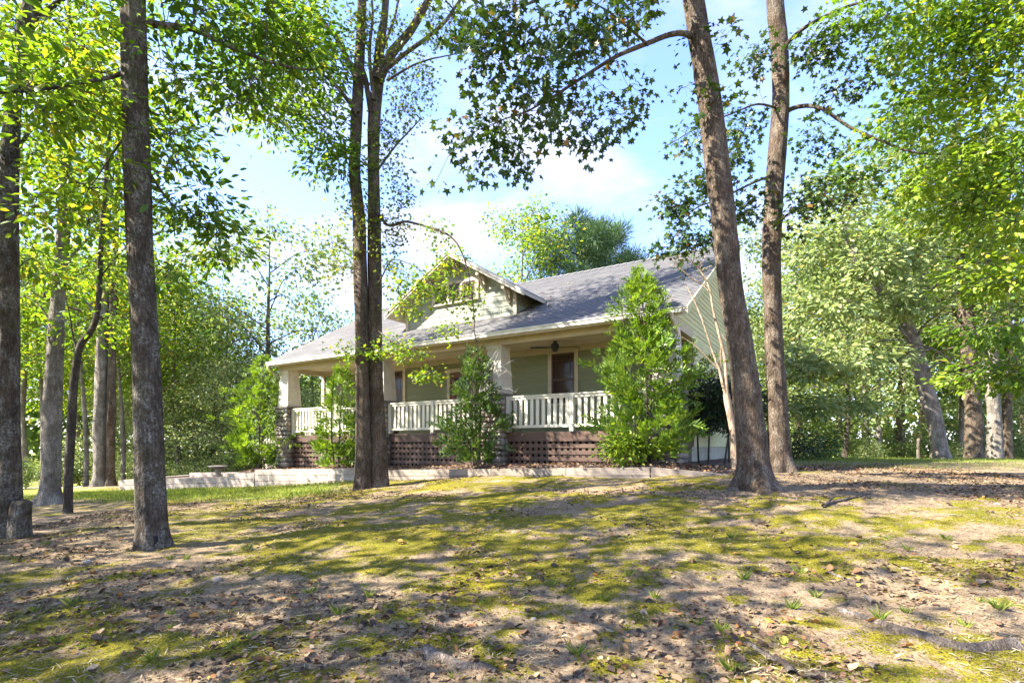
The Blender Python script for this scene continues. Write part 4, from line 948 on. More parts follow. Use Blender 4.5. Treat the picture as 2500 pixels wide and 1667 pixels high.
for c, r, nc, lb in [(D(1400, -160, 7.7), (1.4, 1.4, .6), 26, [d2]), (D(1760, -300, 7.6), (1.2, 1.3, .7), 14, [d4]), (D(1530, -620, 8.5), (1.8, 1.8, 1.2), 24, None), (D(1200, -220, 6.6), (1.3, 1.2, .5), 24, [d2])]:
    T.blob(c, r, nc, L_gum, 'star', .16, 12, .22, lb)
T.finish()

# 4. right pair, farther upright stem
Y4 = 11.0; P = based(DP_([(1792, 1082), (1789, 1010), (1785, 900), (1778, 800), (1774, 700), (1772, 600), (1775, 500), (1780, 400), (1789, 300), (1794, 220), (1790, 120), (1783, 40), (1780, 0), (1772, -150), (1770, -340), (1775, -560)], Y4))
T = Tree('sweetgum_tree', P[0], 'upright dark trunk of the right-hand pair, farther from the viewer', seed=14, near=200)
T.trunk(P, np.array([26, 22.5, 21, 20, 19.5, 19.5, 19.5, 19.5, 19.5, 19, 18.5, 18, 17.5, 15, 11, 5]) * Y4 / 1222, M_bark2, 48, flare=1.45, flare_h=.45, rough=.04)
e1 = T.limb(DP_([(1797, 265, 11), (1818, 250, 10.9), (1850, 243, 10.7), (1890, 250, 10.5), (1950, 290, 10.3), (2020, 320, 10.1), (2100, 345, 9.9), (2200, 350, 9.6), (2290, 345, 9.4)], Y4), .05, .01)
e2 = T.limb(DP_([(1790, 120, 11), (1840, 70, 10.6), (1910, 30, 10.2), (1990, 0, 9.8), (2080, -40, 9.4)], Y4), .045, .01)
e3 = T.limb(DP_([(1780, 400, 11), (1730, 420, 10.6), (1670, 450, 10.3), (1600, 480, 10.0), (1540, 520, 9.9)], Y4), .03, .006)
e4 = T.limb(DP_([(1776, 520, 11), (1830, 480, 10.6), (1900, 470, 10.2), (1980, 470, 9.9)], Y4), .03, .006)
e5 = T.limb(DP_([(1790, 250, 11), (1740, 240, 10.6), (1690, 260, 10.2), (1600, 300, 10.0), (1530, 340, 9.9)], Y4), .025, .005)
e6 = T.limb(DP_([(1772, -200, 11), (1700, -250, 10.8), (1640, -280, 10.4)], Y4), .04, .008)
for x, y, Yb, r, nc, lb in [(1740, 130, 10.6, (.35, .4, .3), 12, [e5]), (1700, 290, 10.4, (.5, .5, .35), 18, [e5]), (1580, 320, 10.0, (.35, .4, .2), 9, [e5]), (1640, 420, 10.3, (.5, .5, .3), 18, [e3, e5]), (1560, 470, 10.0, (.45, .45, .3), 17, [e3]), (1540, 550, 9.9, (.35, .4, .3), 13, [e3]), (1620, 540, 10.0, (.45, .4, .3), 15, [e3]), (1720, 460, 10.4, (.45, .5, .4), 16, [e3]), (1690, 360, 10.3, (.3, .4, .25), 8, [e5]),
      (1870, 120, 10.5, (.6, .6, .45), 20, [e2]), (1960, 60, 10.0, (.8, .7, .5), 26, [e2]), (2060, 20, 9.6, (.8, .7, .5), 26, [e2]), (1920, 200, 10.4, (.5, .5, .3), 15, [e1]), (1880, 330, 10.4, (.6, .5, .35), 15, [e1]), (1980, 380, 10.1, (.7, .6, .5), 20, [e1, e4]), (1900, 440, 10.2, (.6, .6, .45), 24, [e4]), (2060, 270, 9.9, (.6, .6, .4), 22, [e1]), (2100, 420, 9.8, (.7, .6, .45), 26, [e1, e4]), (2050, 140, 9.8, (.5, .5, .4), 16, [e2]), (2200, 400, 9.6, (.6, .6, .4), 20, [e1]), (1840, 480, 10.4, (.35, .4, .4), 12, [e4])]:
    T.blob(D(x, y, Yb), r, nc, L_gum if x < 1960 else (L_oak if x < 2070 else L_maple), 'star', .12, 16, .14, lb, twr=.005, droop=.6, flat=.7)
for c, r, nc in [(D(1770, -420, 11), (1.8, 1.8, 1.4), 26), (D(1960, -160, 9.8), (1.2, 1.2, .6), 16), (D(1640, -290, 10.4), (1.2, 1.2, .6), 20)]:
    T.blob(c, r, nc, L_gum, 'star', .17, 12, .24, None)
T.finish()

# 5. leftmost trunk with the burl
Y5 = 8.24; P = based(DP_([(16, 1238), (17, 1160), (18, 1040), (18, 900), (18, 760), (19, 600), (20, 450), (24, 330), (32, 220), (50, 100), (74, 0), (100, -130), (120, -320), (130, -560)], Y5))
T = Tree('oak_tree', P[0], 'mossy trunk with a sawn stump burl at its foot, at the left edge', seed=15, near=160)
T.trunk(P, np.array([30, 27, 24, 22, 20, 18.5, 17.5, 17, 16, 15, 15, 14, 11, 5]) * Y5 / 1222, M_bark1, 48, flare=1.2, flare_h=.5, rough=.05)
B0 = D(40, 1222, Y5 - .05); B1 = D(45, 1180, Y5 - .06); B2 = D(52, 1152, Y5 - .06); B0[2] = P[0][2]
V, F = trunkV([B0, B1, B2, B2 + np.array([.0, 0, .02])], np.array([.17, .15, .13, .03]), 20, seed=3, rough=.10, flare=1.1, flare_h=.3); child('stump', V, F, M_bark1, T.root, True)
f1 = T.limb(DP_([(22, 380, 8.24), (70, 300, 8.5), (140, 250, 8.9), (220, 215, 9.3)], Y5), .03, .008)
f2 = T.limb(DP_([(30, 230, 8.24), (-60, 160, 8), (-160, 90, 7.7)], Y5), .04, .01)
f3 = T.limb(DP_([(60, 60, 8.24), (140, 0, 8.6), (230, -60, 9.0), (330, -100, 9.4)], Y5), .045, .01)
f4 = T.limb(DP_([(18, 640, 8.24), (60, 600, 8.6), (110, 580, 9.0)], Y5), .012, .004)
for x, y, Yb, r, nc, lb in [(60, 60, 8.6, (.7, .8, .5), 22, [f3]), (170, 60, 9.0, (.8, .9, .5), 26, [f3, f1]), (260, 30, 9.3, (.7, .8, .5), 22, [f3]), (120, 190, 8.9, (.7, .8, .4), 20, [f1]), (240, 230, 9.4, (.6, .8, .4), 18, [f1]), (70, 340, 8.6, (.5, .6, .4), 12, [f1]), (90, 610, 8.9, (.35, .4, .3), 8, [f4]), (45, 480, 8.6, (.3, .4, .4), 8, [f4])]:
    T.blob(D(x, y, Yb), r, int(nc * 1.7), L_yel, 'oval', .13, 14, .20, lb)
for c, r, nc in [(D(-150, 60, 7.8), (1.2, 1.2, .8), 26), (D(130, -420, 8.3), (2.4, 2.4, 1.5), 45), (D(330, -140, 9.4), (1.2, 1.2, .7), 24)]:
    T.blob(c, r, nc, L_yel, 'oval', .14, 14, .24, None)
T.finish()

# 6-8. left middle distance
Y6 = 14.2; P = based(DP_([(114, 1160), (116, 1100), (119, 1000), (124, 860), (130, 740), (137, 640), (146, 520), (152, 400), (150, 280), (156, 120), (160, -80)], Y6))
T = Tree('oak_tree', P[0], 'pale trunk with spreading root flare, second from the left edge', seed=16)
T.trunk(P, np.array([23, 20, 18.5, 16, 15, 14, 12, 10, 8, 6, 3]) * Y6 / 1222, M_bark3, 24, flare=1.7, flare_h=.6, rough=.06)
h0_ = T.limb(DP_([(152, 330), (240, 120, 13.8), (360, -60, 13.3), (480, -120, 13.2), (600, -120, 13.4)], Y6), .07, .015)  # limb added for an unseen crown above the frame that shades the roof
for x, y, Yb in ((400, -130, 13.0), (560, -110, 13.9), (480, -230, 13.4), (330, -90, 13.6)): T.blob(D(x, y, Yb), (1.7, 1.7, .6), 26, L_oak, 'oval', .17, 15, .28, [h0_])
h1 = T.limb(DP_([(140, 620), (190, 560), (240, 510), (290, 470)], Y6), .05, .01); h2 = T.limb(DP_([(150, 460), (100, 400), (50, 370)], Y6), .05, .01); h3 = T.limb(DP_([(128, 760), (90, 700), (60, 680)], Y6), .03, .008)
for x, y, r, nc in [(110, 480, (1.1, 1.2, .7), 26), (220, 480, (1.2, 1.3, .7), 30), (180, 360, (1.3, 1.4, .9), 34), (70, 330, (1.0, 1.2, .8), 22), (260, 330, (1.2, 1.2, .8), 26), (120, 640, (.8, .9, .45), 14), (220, 600, (.9, .9, .45), 16), (60, 700, (.6, .8, .35), 10), (160, 120, (1.8, 1.8, 1.4), 46), (180, 760, (.6, .7, .3), 8), (420, 300, (.8, .9, 1.0), 20)]:
    T.blob(D(x, y, Y6), r, int(nc * 1.7), L_yel, 'oval', .17, 15, .28, None)
T.finish()
Y7 = 11.9; P = based(DP_([(156, 1182), (157, 1100), (163, 1000), (168, 900), (176, 830), (186, 790), (212, 755), (226, 700), (230, 600), (236, 500), (246, 380), (255, 240)], Y7))
T = Tree('young_tree', P[0], 'slim dark crooked trunk between the left trees', seed=17)
T.trunk(P, np.array([9.5, 9, 8.5, 8, 7.5, 7.5, 7, 6, 5.5, 5, 4, 2]) * Y7 / 1222, M_bark4, 14, flare=1.25, flare_h=.3, rough=.05)
k1 = T.limb(DP_([(180, 815), (168, 770), (160, 720), (150, 650)], Y7), .03, .006); k2 = T.limb(DP_([(228, 640), (270, 590), (310, 560)], Y7), .02, .005)
for x, y, r, nc in [(250, 620, (.7, .8, .45), 16), (300, 540, (.7, .8, .45), 16), (240, 420, (.8, .8, .5), 18), (150, 620, (.6, .7, .4), 11), (255, 260, (1, 1, .8), 24), (260, 720, (.5, .6, .3), 8)]:
    T.blob(D(x, y, Y7), r, nc, L_yel, 'oval', .14, 13, .22, None)
T.finish()
Y8 = 23.8
for dx, lab, rr, sd_ in ((228, 'thick trunk of a close pair beyond the left retaining wall end', 15, 18), (252, 'slimmer right stem of the close pair by the wall end', 10, 19)):
    P = based(DP_([(dx, 1120), (dx + 2, 1040), (dx + 4, 900), (dx + 8, 740), (dx + 14, 560), (dx + 20, 380), (dx + 24, 200)], Y8))
    T = Tree('woodland_tree', P[0], lab, seed=sd_); T.trunk(P, np.array([rr, rr * .92, rr * .85, rr * .75, rr * .6, rr * .4, rr * .15]) * Y8 / 1222, M_bark3 if sd_ == 18 else M_bark2, 18, flare=1.5, flare_h=.7, rough=.07)
    for q in range(5): T.limb([P[3 + q % 3], P[3 + q % 3] + np.array([T.rg.normal(0, 1), T.rg.normal(0, 1), 1.0]), P[3 + q % 3] + np.array([T.rg.normal(0, 2.4), T.rg.normal(0, 2), 2.0])], .07, .015)
    for x, y, r, nc in [(dx + 20, 620, (2.2, 2.2, 1.2), 34), (dx + 60, 480, (2.4, 2.4, 1.5), 44), (dx - 40, 420, (2.2, 2.2, 1.4), 36), (dx + 20, 250, (2.6, 2.6, 2), 50), (dx + 70, 760, (1.4, 1.4, .6), 14)]:
        T.blob(D(x, y, Y8), r, nc, L_yel, 'oval', .22, 15, .4, None)
    T.finish()

# ------------------------------------------------------------------ grown trees (prototypes shared between copies)
def grown(name, H, cr, h0, ncl, mat, seed, bmat=M_bark2, r0=.17, size=.2, per=18, tpl='rhom', lean=0.0, spread=.42, open_=0.0):
    T = Tree(name, (0, 0, 0), None, None, seed=seed); rg = T.rg
    top = np.array([lean * H, 0, H]); ks = np.linspace(0, 1, 7)[:, None]; P = np.array([0, 0, -.25]) + (top - np.array([0, 0, -.25])) * ks; P[1:, :2] += np.cumsum(rg.normal(0, .10, (6, 2)), 0)
    T.trunk(P, r0 * np.array([1, .9, .8, .66, .5, .3, .08]), bmat, 14, flare=1.5, flare_h=.7, rough=.07)
    nl = 13; ends = []
    for k in range(nl):
        f = h0 / H + (1 - h0 / H) * (k + .3) / nl; b_ = np.array([np.interp(f, ks[:, 0], P[:, q]) for q in range(3)])
        az = k * 2.4 + rg.normal(0, .3); prof = math.sin(PI * min(1, (f * H - h0) / (H - h0) * .82 + .16)) ** .7; L_ = cr * prof * rg.uniform(.75, 1.1)
        e = b_ + np.array([math.cos(az) * L_, math.sin(az) * L_, L_ * rg.uniform(.15, .6)]); m_ = (b_ + e) / 2 + np.array([0, 0, .12 * L_])
        lb = T.limb([b_, m_, e], r0 * .38 * (1 - f * .6), .012, ns=6); ends.append((e, lb, L_, m_))
    for e, lb, L_, m_ in ends:
        nn = max(3, int(ncl / nl * (.5 + L_ / cr)))
        T.blob(e, (L_ * .48 + .35, L_ * .48 + .35, L_ * .24 + .3), nn, mat, tpl, size, per, spread, [lb], shell=.8, twr=.012)
        if not open_: T.blob(m_, (L_ * .4 + .3, L_ * .4 + .3, L_ * .2 + .3), nn // 2, mat, tpl, size, per, spread, [lb], shell=.8, twr=.012)
    return T.finish()
def pine(seed):
    T = Tree('pine_tree', (0, 0, 0), None, None, seed=seed); rg = T.rg; H = 13.0
    P = [np.array([0, 0, -.2]), np.array([.05, 0, 4]), np.array([.1, .1, 8]), np.array([0, .1, 11]), np.array([0, 0, H])]
    T.trunk(P, np.array([.2, .17, .14, .08, .03]), M_bark4, 12, flare=1.2, rough=.06)
    for k in range(22):
        h = 6.5 + 6.4 * k / 22; az = k * 2.4; L_ = 3.1 * math.sin(PI * min(1, .18 + .82 * (k + 2) / 25)) ** .6 * rg.uniform(.7, 1.1); b_ = np.array([.05, .05, h])
        e = b_ + np.array([math.cos(az) * L_, math.sin(az) * L_, .3 * L_]); lb = T.limb([b_, (b_ + e) / 2 + np.array([0, 0, .1]), e], .045, .012, ns=5)
        T.blob(e, (.85, .85, .5), 22, L_pine, 'blade', .32, 46, .24, [lb], droop=-.3, flat=.8); T.blob((b_ + e * 1.5) / 2.5, (.9, .9, .5), 14, L_pine, 'blade', .32, 46, .24, [lb], droop=-.3)
    return T.finish()
protos = {'A': grown('woodland_tree', 12.5, 4.2, 3.2, 330, L_far, 31, M_bark2, .19),
          'B': grown('woodland_tree', 14.0, 3.2, 4.5, 290, L_yel, 32, M_bark3, .17),
          'C': grown('woodland_tree', 9.0, 3.6, 1.6, 300, L_sage, 33, M_bark4, .14, size=.18, lean=.06),
          'D': grown('woodland_tree', 11.0, 3.4, 3.0, 320, L_far, 34, M_bark4, .15, open_=1, size=.2),
          'E': grown('woodland_tree', 8.0, 2.8, 1.0, 260, L_sage, 35, M_bark4, .11, size=.18),
          'F': grown('woodland_tree', 12.0, 3.8, 3.5, 190, L_oak, 37, M_bark2, .16, open_=1, size=.2),
          'G': grown('woodland_tree', 13.0, 2.4, 6.0, 130, L_yel, 38, M_bark3, .13, open_=1, size=.2),
          'P': pine(36)}
used = {}
def plant(key, x, y, sc=1.0, rz=None, label=None, cat='tree', group=None, name=None, dz=0.0, sz=None, w=1.0):
    src = protos[key]
    if key not in used: r = src; used[key] = 1
    else:
        r = src.copy(); COL.objects.link(r)
        for ch in src.children:
            c = ch.copy(); COL.objects.link(c); c.parent = r
    r.location = (x, y, gz(x, y) + dz); r.rotation_euler = (0, 0, rz if rz is not None else random.uniform(0, 6.28)); s_ = sc; r.scale = (s_ * w, s_ * w, s_ * (sz or 1))
    if name: r.name = name
    for k_, v in (('label', label), ('category', cat), ('group', group)):
        if v: r[k_] = v
    return r
def at(px, Y): return ((px - CXP) / FPX * Y, Y)
# behind the house
plant('B', *at(1272, 34), sc=1.17, w=.85, label='tall yellow-green tree rising behind the roof right of the dormer')
plant('P', *at(1418, 36), sc=1.22, w=1.0, label='round dark green pine crown above the roof ridge', sz=1.0)
plant('P', *at(1470, 43), sc=1.42, w=.6, rz=2.0, label='second darker pine behind the round pine crown')
plant('B', *at(1545, 38), sc=1.03, rz=1, w=.5, label='small bright tree top right of the pine above the ridge')
plant('C', *at(1190, 33), sc=1.22, label='thin-leaved tree just behind the dormer peak')
plant('A', *at(1230, 46), sc=1.05, label='green tree filling the gap behind the dormer')
# left woods
lw = [('D', 640, 30, 1.28, 'open dark-branched tree against the sky left of the roof'), ('D', 760, 36, 1.0, 'thin-crowned tree at the left end of the roof'),
      ('C', 520, 33, 1.25, 'sage-green tree left of the open-branched tree'), ('C', 560, 28, .70, 'low grey-green tree beyond the terrace'),
      ('E', 690, 34, .72, 'small green tree seen through the porch left end'), ('E', 745, 30, .62, 'yellowish weeping small tree seen through the porch'), ('C', 860, 42, .8, 'pale tree behind the left roof slope')]
for k_, px, Y, sc_, lab in lw: plant(k_, *at(px, Y), sc=sc_, label=lab)
grp = 'trees of the woods left of the house'; KIND = {'A': 'broad mid-green', 'B': 'tall yellow-green', 'C': 'pale leaning', 'D': 'open-crowned', 'E': 'low pale green', 'F': 'sparse-crowned', 'G': 'slim bare-trunked'}
for k_, px, Y, sc_ in [('B', 60, 30, 1), ('B', 180, 34, 1.0), ('B', 330, 38, 1.1), ('B', 430, 40, .95), ('B', -80, 26, 1.0), ('B', 20, 42, 1.2), ('B', 270, 46, 1.2), ('E', 330, 31, .9), ('B', 520, 48, 1.0), ('E', 440, 30, .6), ('A', 140, 52, 1.3), ('A', 480, 56, 1.25), ('A', 620, 54, .9), ('B', 380, 28, .8), ('G', 300, 27, .9), ('G', 440, 30, 1.0), ('G', 210, 26, .9), ('G', 480, 34, 1.05), ('G', 350, 33, 1.1), ('G', 100, 30, 1.0), ('G', 545, 31, .85)]:
    plant(k_, *at(px, Y), sc=sc_, label=KIND[k_] + ' tree in the woods left of the house', group=KIND[k_] + ' ' + grp)
# right woods: three traced trunks, then the mass behind
def right_tree(lab, pts, Y, R, blobs, seed, mat, bm):
    P = DP_(pts, Y); P[0][2] = gz(P[0][0], P[0][1]) - .1
    T = Tree('woodland_tree', P[0], lab, seed=seed); T.trunk(P, np.array(R) * Y / 1222, bm, 18, flare=1.2, flare_h=.6, rough=.07)
    for q in range(7):
        b_ = P[min(len(P) - 2, 2 + q % 4)]; T.limb([b_, b_ + np.array([T.rg.normal(-.3, .9), T.rg.normal(-.4, .6), .7]), b_ + np.array([T.rg.normal(-.5, 1.8), T.rg.normal(-.6, 1.2), 1.2])], .06, .012)
    for x, y, Yb, r, nc in blobs: T.blob(D(x, y, Yb), r, int(nc * 1.15), mat, 'oval', .23, 22, .27, None, flat=.32)
    T.finish()
right_tree('leaning pale-spotted trunk under low grey-green foliage right of the trunk pair', [(2163, 1062), (2150, 980), (2125, 890), (2105, 805), (2075, 730), (2010, 650), (1960, 580), (1930, 500)], 19.5, [19, 17, 15.5, 14, 12, 10, 8, 4],
   [(1900, 700, 18, (1.6, 1.4, .9), 46), (1860, 830, 17.5, (1.2, 1.2, .7), 34), (1950, 830, 17.5, (1.4, 1.2, .6), 36), (1990, 600, 18, (1.7, 1.4, 1.0), 48), (1880, 560, 18.5, (1.3, 1.3, 1.0), 40), (2080, 690, 18.2, (1.5, 1.3, .6), 36), (1850, 930, 17.5, (1.1, 1, .45), 22), (1960, 930, 17.8, (1.0, 1, .4), 20), (2090, 560, 18.5, (1.4, 1.3, .9), 36), (2160, 640, 18.5, (1.2, 1.1, .5), 24), (1930, 450, 18.5, (1.5, 1.4, 1.0), 40), (2050, 820, 18.4, (.8, .8, .3), 10)], 41, L_sage, M_bark3)
right_tree('forked brown trunk at the right woods edge, middle of three', [(2238, 1066), (2236, 960), (2228, 850), (2222, 760), (2215, 640), (2200, 500), (2190, 300)], 21, [18, 16, 15, 14, 12, 9, 4],
   [(2250, 560, 20, (2.2, 1.8, 1.3), 56), (2150, 450, 20, (2.2, 1.8, 1.4), 56), (2230, 330, 20, (2.4, 2, 1.5), 60), (2100, 330, 20, (2.0, 1.8, 1.4), 50)], 42, L_far, M_bark2)
right_tree('reddish trunk at the right woods edge nearest the frame side', [(2285, 1066), (2283, 960), (2278, 880), (2275, 780), (2270, 640), (2260, 450)], 22, [15, 14, 13, 12, 10, 4],
   [(2330, 700, 20, (1.6, 1.5, .8), 36), (2320, 480, 20.5, (2.2, 1.8, 1.4), 56)], 43, L_far, M_bark3)
# bright tree reaching in from beyond the right edge
P = [np.array([10.6, 9.6, gz(10.6, 9.6) - .1]), np.array([10.5, 9.6, 3]), np.array([10.2, 9.7, 6]), np.array([9.9, 9.8, 9]), np.array([9.8, 9.8, 12])]
T = Tree('maple_tree', P[0], 'bright yellow-green leafy boughs filling the right edge', seed=44, near=150); T.trunk(P, np.array([.22, .2, .17, .12, .04]), M_bark2, 18, flare=1.4)
for x, y, Yb, r, nc in [(2250, 60, 10, (1.1, 1, .7), 54), (2320, 180, 9.6, (1.0, 1, .7), 50), (2200, 170, 10.2, (1.0, 1, .6), 46), (2120, 260, 10.4, (.8, .9, .5), 34), (2280, 320, 9.7, (1.0, 1, .6), 46), (2180, 480, 10.3, (.9, .9, .45), 34), (2300, 500, 9.7, (.9, .9, .5), 40), (2320, 640, 9.6, (.7, .8, .4), 30), (2270, 760, 9.8, (.6, .6, .35), 24), (2320, 860, 9.6, (.6, .6, .4), 26), (2220, 860, 10, (.35, .4, .25), 10), (2180, 20, 10.2, (.9, .9, .5), 36), (2090, 110, 10.6, (.6, .7, .4), 22), (2330, 400, 9.5, (.7, .8, .6), 30), (2250, 620, 10, (.7, .7, .4), 22), (2300, -160, 9.6, (1.8, 1.6, 1), 50), (2340, 40, 9.3, (.7, .9, .6), 30)]:
    T.blob(D(x, y, Yb), r, int(nc * 1.25), L_maple if (x * 7 + y) % 3 else L_oak, 'oval', .135, 20, .19, None, twr=.006, flat=.32)
T.finish()
grp = 'trees of the woods right of the house'
for k_, px, Y, sc_ in [('A', 1950, 27, .9), ('C', 2060, 25, .95), ('A', 2200, 28, 1.1), ('A', 2460, 24, 1.1), ('B', 2120, 34, 1.1), ('A', 2350, 36, 1.3), ('A', 1900, 36, 1.0), ('C', 1880, 30, .9), ('B', 2600, 28, 1.1), ('A', 2050, 44, 1.3), ('A', 2250, 48, 1.4), ('A', 2500, 42, 1.4), ('G', 2040, 27, .9), ('G', 2140, 26, .95), ('G', 2340, 27, 1.0), ('A', 1800, 42, .95), ('C', 1720, 40, .9), ('E', 2420, 30, .9)]:
    plant(k_, *at(px, Y), sc=sc_, label=KIND[k_] + ' tree in the shaded woods right of the house', group=KIND[k_] + ' ' + grp)
# neighbours out of frame, up-sun: they throw the dappled shade
grp = 'trees standing outside the picture on the sunny side'
for k_, x, y, sc_ in [('F', -13.0, 3.8, 1.0), ('F', -9.2, 4.0, .95), ('F', -6.5, .5, .95), ('F', -17, 8, 1.05), ('F', -9.5, -3.0, 1.0), ('F', -15, -2.5, 1.1), ('B', -20, 2.5, 1.0), ('F', -22, 8, 1.15), ('A', -24, 14, 1.1)]:
    plant(k_, x, y, sc=sc_, label=KIND[k_] + ' tree standing left of the picture on the sunny side', group=KIND[k_] + ' ' + grp)

# understory shrubs
def bush(name, r, h, ncl, mat, seed, size=.12, tpl='oval'):
    T = Tree(name, (0, 0, 0), None, None, seed=seed); rg = T.rg
    for k in range(7):
        az = k * .9 + rg.normal(0, .2); e = np.array([math.cos(az) * r * .6, math.sin(az) * r * .6, h * rg.uniform(.55, .9)])
        T.bark = M_bark4; T.limb([np.array([math.cos(az) * .06, math.sin(az) * .06, -.1]), e * np.array([.35, .35, .5]), e], .02, .006, ns=5)
    T.blob((0, 0, h * .55), (r, r, h * .48), ncl, mat, tpl, size, 18, .2, None, shell=.9, twr=.005); return T.finish()
protos['S'] = bush('understory_shrub', 1.3, 1.7, 150, L_sage, 51); protos['U'] = bush('understory_shrub', 1.2, 1.5, 150, L_far, 52)
for lab, grp, lst in (('leafy understory shrub along the woods edge beyond the left lawn', 'understory shrubs on the left', [(60, 28, .9), (150, 30, 1.0), (330, 28, .85), (410, 27, .7), (470, 27, .75), (280, 30, .9), (540, 27, .85), (0, 24, 1.0), (200, 31, 1.3), (600, 28, .9), (380, 33, 1.5), (500, 33, 1.4)]),
                      ('leafy understory shrub along the woods edge beyond the right lawn', 'understory shrubs on the right', [(1960, 24, .55), (2050, 26, .7), (2120, 25, .55), (2200, 27, .7), (2330, 26, .6), (2450, 27, .7), (1900, 24, .6), (2000, 27, 1.4), (2150, 30, 1.7), (2300, 30, 1.7), (2480, 29, 1.6)])):
    for i, (px, Y, sc_) in enumerate(lst): plant('SU'[i % 2], *at(px, Y), sc=sc_, label=lab, group=grp, cat='shrub')
# far woodland belt that reads as one mass
rg = np.random.default_rng(77); n_ = 26000
az = rg.uniform(-1.25, 1.25, n_); rad = rg.uniform(62, 82, n_); x_ = rad * np.sin(az); y_ = rad * np.cos(az); topz = 9 + 5 * vnoise(az * 9 + 30, az * 0 + 3) + 2 * vnoise(az * 31 + 5, az * 0)
z_ = -3 + CZ + rg.random(n_) ** .9 * topz
V, F = leaf_mesh(np.c_[x_, y_, z_], frames(rand_unit(n_, rg), rand_unit(n_, rg)), rg.uniform(.7, 1.5, n_), 'rhom')
ob('far_woodland', me_np('far_woodland', V, F, L_far), kind='stuff')

# ------------------------------------------------------------------ porch shrubs
def arborvitae(lab, px, py, Y, H, rad, seed, n_spray, lean=0.0, stems=1, mat=None):
    b_ = W(px, py, Y); T = Tree('arborvitae_shrub', b_, lab, 'shrub', None, seed=seed); rg = T.rg; T.bark = M_bark4
    for k in range(stems + 1):
        o = rg.normal(0, .09, 2) if k else np.zeros(2)
        T.limb([b_ + np.array([o[0], o[1], -.1]), b_ + np.array([o[0] * 2, o[1] * 2, H * .4]), b_ + np.array([o[0] * 2.5 + lean, o[1] * 2, H * .93])], .035, .008, ns=7)
    h = rg.beta(1.1, 1.35, n_spray) * .96 + .03; prof = rad * (np.clip(h / .16, .55, 1)) * np.clip((1.03 - h) / .62, .05, 1) ** .85 * (1 + .30 * np.sin(h * (17 + seed % 5 * 3) + seed) + .24 * rg.normal(size=n_spray))
    az = rg.uniform(0, 2 * PI, n_spray); prof = prof * (1 + .28 * np.sin((2 + seed % 2) * az + h * 9 + seed) + .16 * np.sin(5 * az - h * 17)); rr = prof * rg.uniform(.35, 1, n_spray) ** .6
    C = np.c_[np.cos(az) * rr + lean * h, np.sin(az) * rr, h * H] + b_
    out = np.c_[np.cos(az), np.sin(az), rg.uniform(.35, 1.3, n_spray)]; out = norm(out + rg.normal(0, .22, out.shape))
    side = norm(np.cross(out, rand_unit(n_spray, rg)))
    pos, ax, nr, sz = [], [], [], []
    for k in range(n_spray):
        L_ = rg.uniform(.20, .38) * (1.15 - .45 * h[k]); nrm = np.cross(out[k], side[k]); m_ = 11
        t = np.linspace(0.05, 1, m_); sg = np.where(np.arange(m_) % 2 == 0, 1, -1); sg[-1] = 0
        p = C[k] + out[k] * (t * L_)[:, None] - np.array([0, 0, 1]) * (t ** 2 * L_ * .25)[:, None]
        a = out[k] * .75 + side[k] * (sg * .8)[:, None] + rg.normal(0, .12, (m_, 3)) + np.array([0, 0, .12])
        pos.append(p); ax.append(a); nr.append(nrm + rg.normal(0, .25, (m_, 3))); sz.append(L_ * (1 - t * .55) * rg.uniform(.45, .75, m_))
        if k % 6 == 0: P_, R_ = seg_twig(np.array([b_[0] + lean * h[k] * .8, b_[1], b_[2] + max(.05, h[k] * H - .35)]), C[k], 0.02, .006, .002, rg, 4); T.twig(P_, R_, 3)
    T.leaves(np.vstack(pos), np.vstack(ax), np.vstack(nr), np.concatenate(sz), mat or L_arb, 'rhomn')
    T.finish()
TPL['rhomn'] = (np.array([(0, 0, 0), (.15, .42, .03), (0, 1, 0), (-.15, .42, .03)], float), RHOM_F)
def hpx(s, o):                  # pixel column and distance of a spot in front of the porch
    p = hw(s, o); return proj(p)[0], p[1]
for lab, s_, o_, H_, r_, sd_, n_s, ln in (('tallest bright green evergreen shrub hiding the right porch column', -2.15, -.55, 4.3, .84, 61, 1350, -.22),
                                     ('feathery evergreen shrub before the middle porch column', 2.60, -.50, 3.2, .66, 62, 640, .0),
                                     ('evergreen shrub behind the twin trunk at the left bay', 7.95, -.55, 3.35, .68, 63, 560, .1),
                                     ('loose evergreen shrub left of the leftmost stone pier', 12.5, -.35, 4.2, 1.05, 64, 1050, .1)):
    px_, Y_ = hpx(s_, o_); arborvitae(lab, px_, HOR - FPX * (bedz(s_)) / Y_, Y_, H_, r_, sd_, n_s, ln, 1 + sd_ % 3, L_arb if sd_ != 62 else L_arb2)
# low leafy shrub under the tallest evergreen
p = hw(-1.75, -1.05, bedz(-1.75)); T = Tree('azalea_shrub', p, 'low broad-leaved shrub at the foot of the tallest evergreen', 'shrub', seed=66); T.bark = M_bark4
T.limb([p, p + np.array([.1, 0, .3]), p + np.array([.2, -.05, .6])], .015, .004, ns=5); T.limb([p, p + np.array([-.15, 0, .25]), p + np.array([-.3, -.05, .45])], .015, .004, ns=5)
T.blob(p + np.array([.1, 0, .42]), (.80, .30, .36), 70, L_maple, 'oval', .12, 13, .11, None, twr=.003); T.finish()
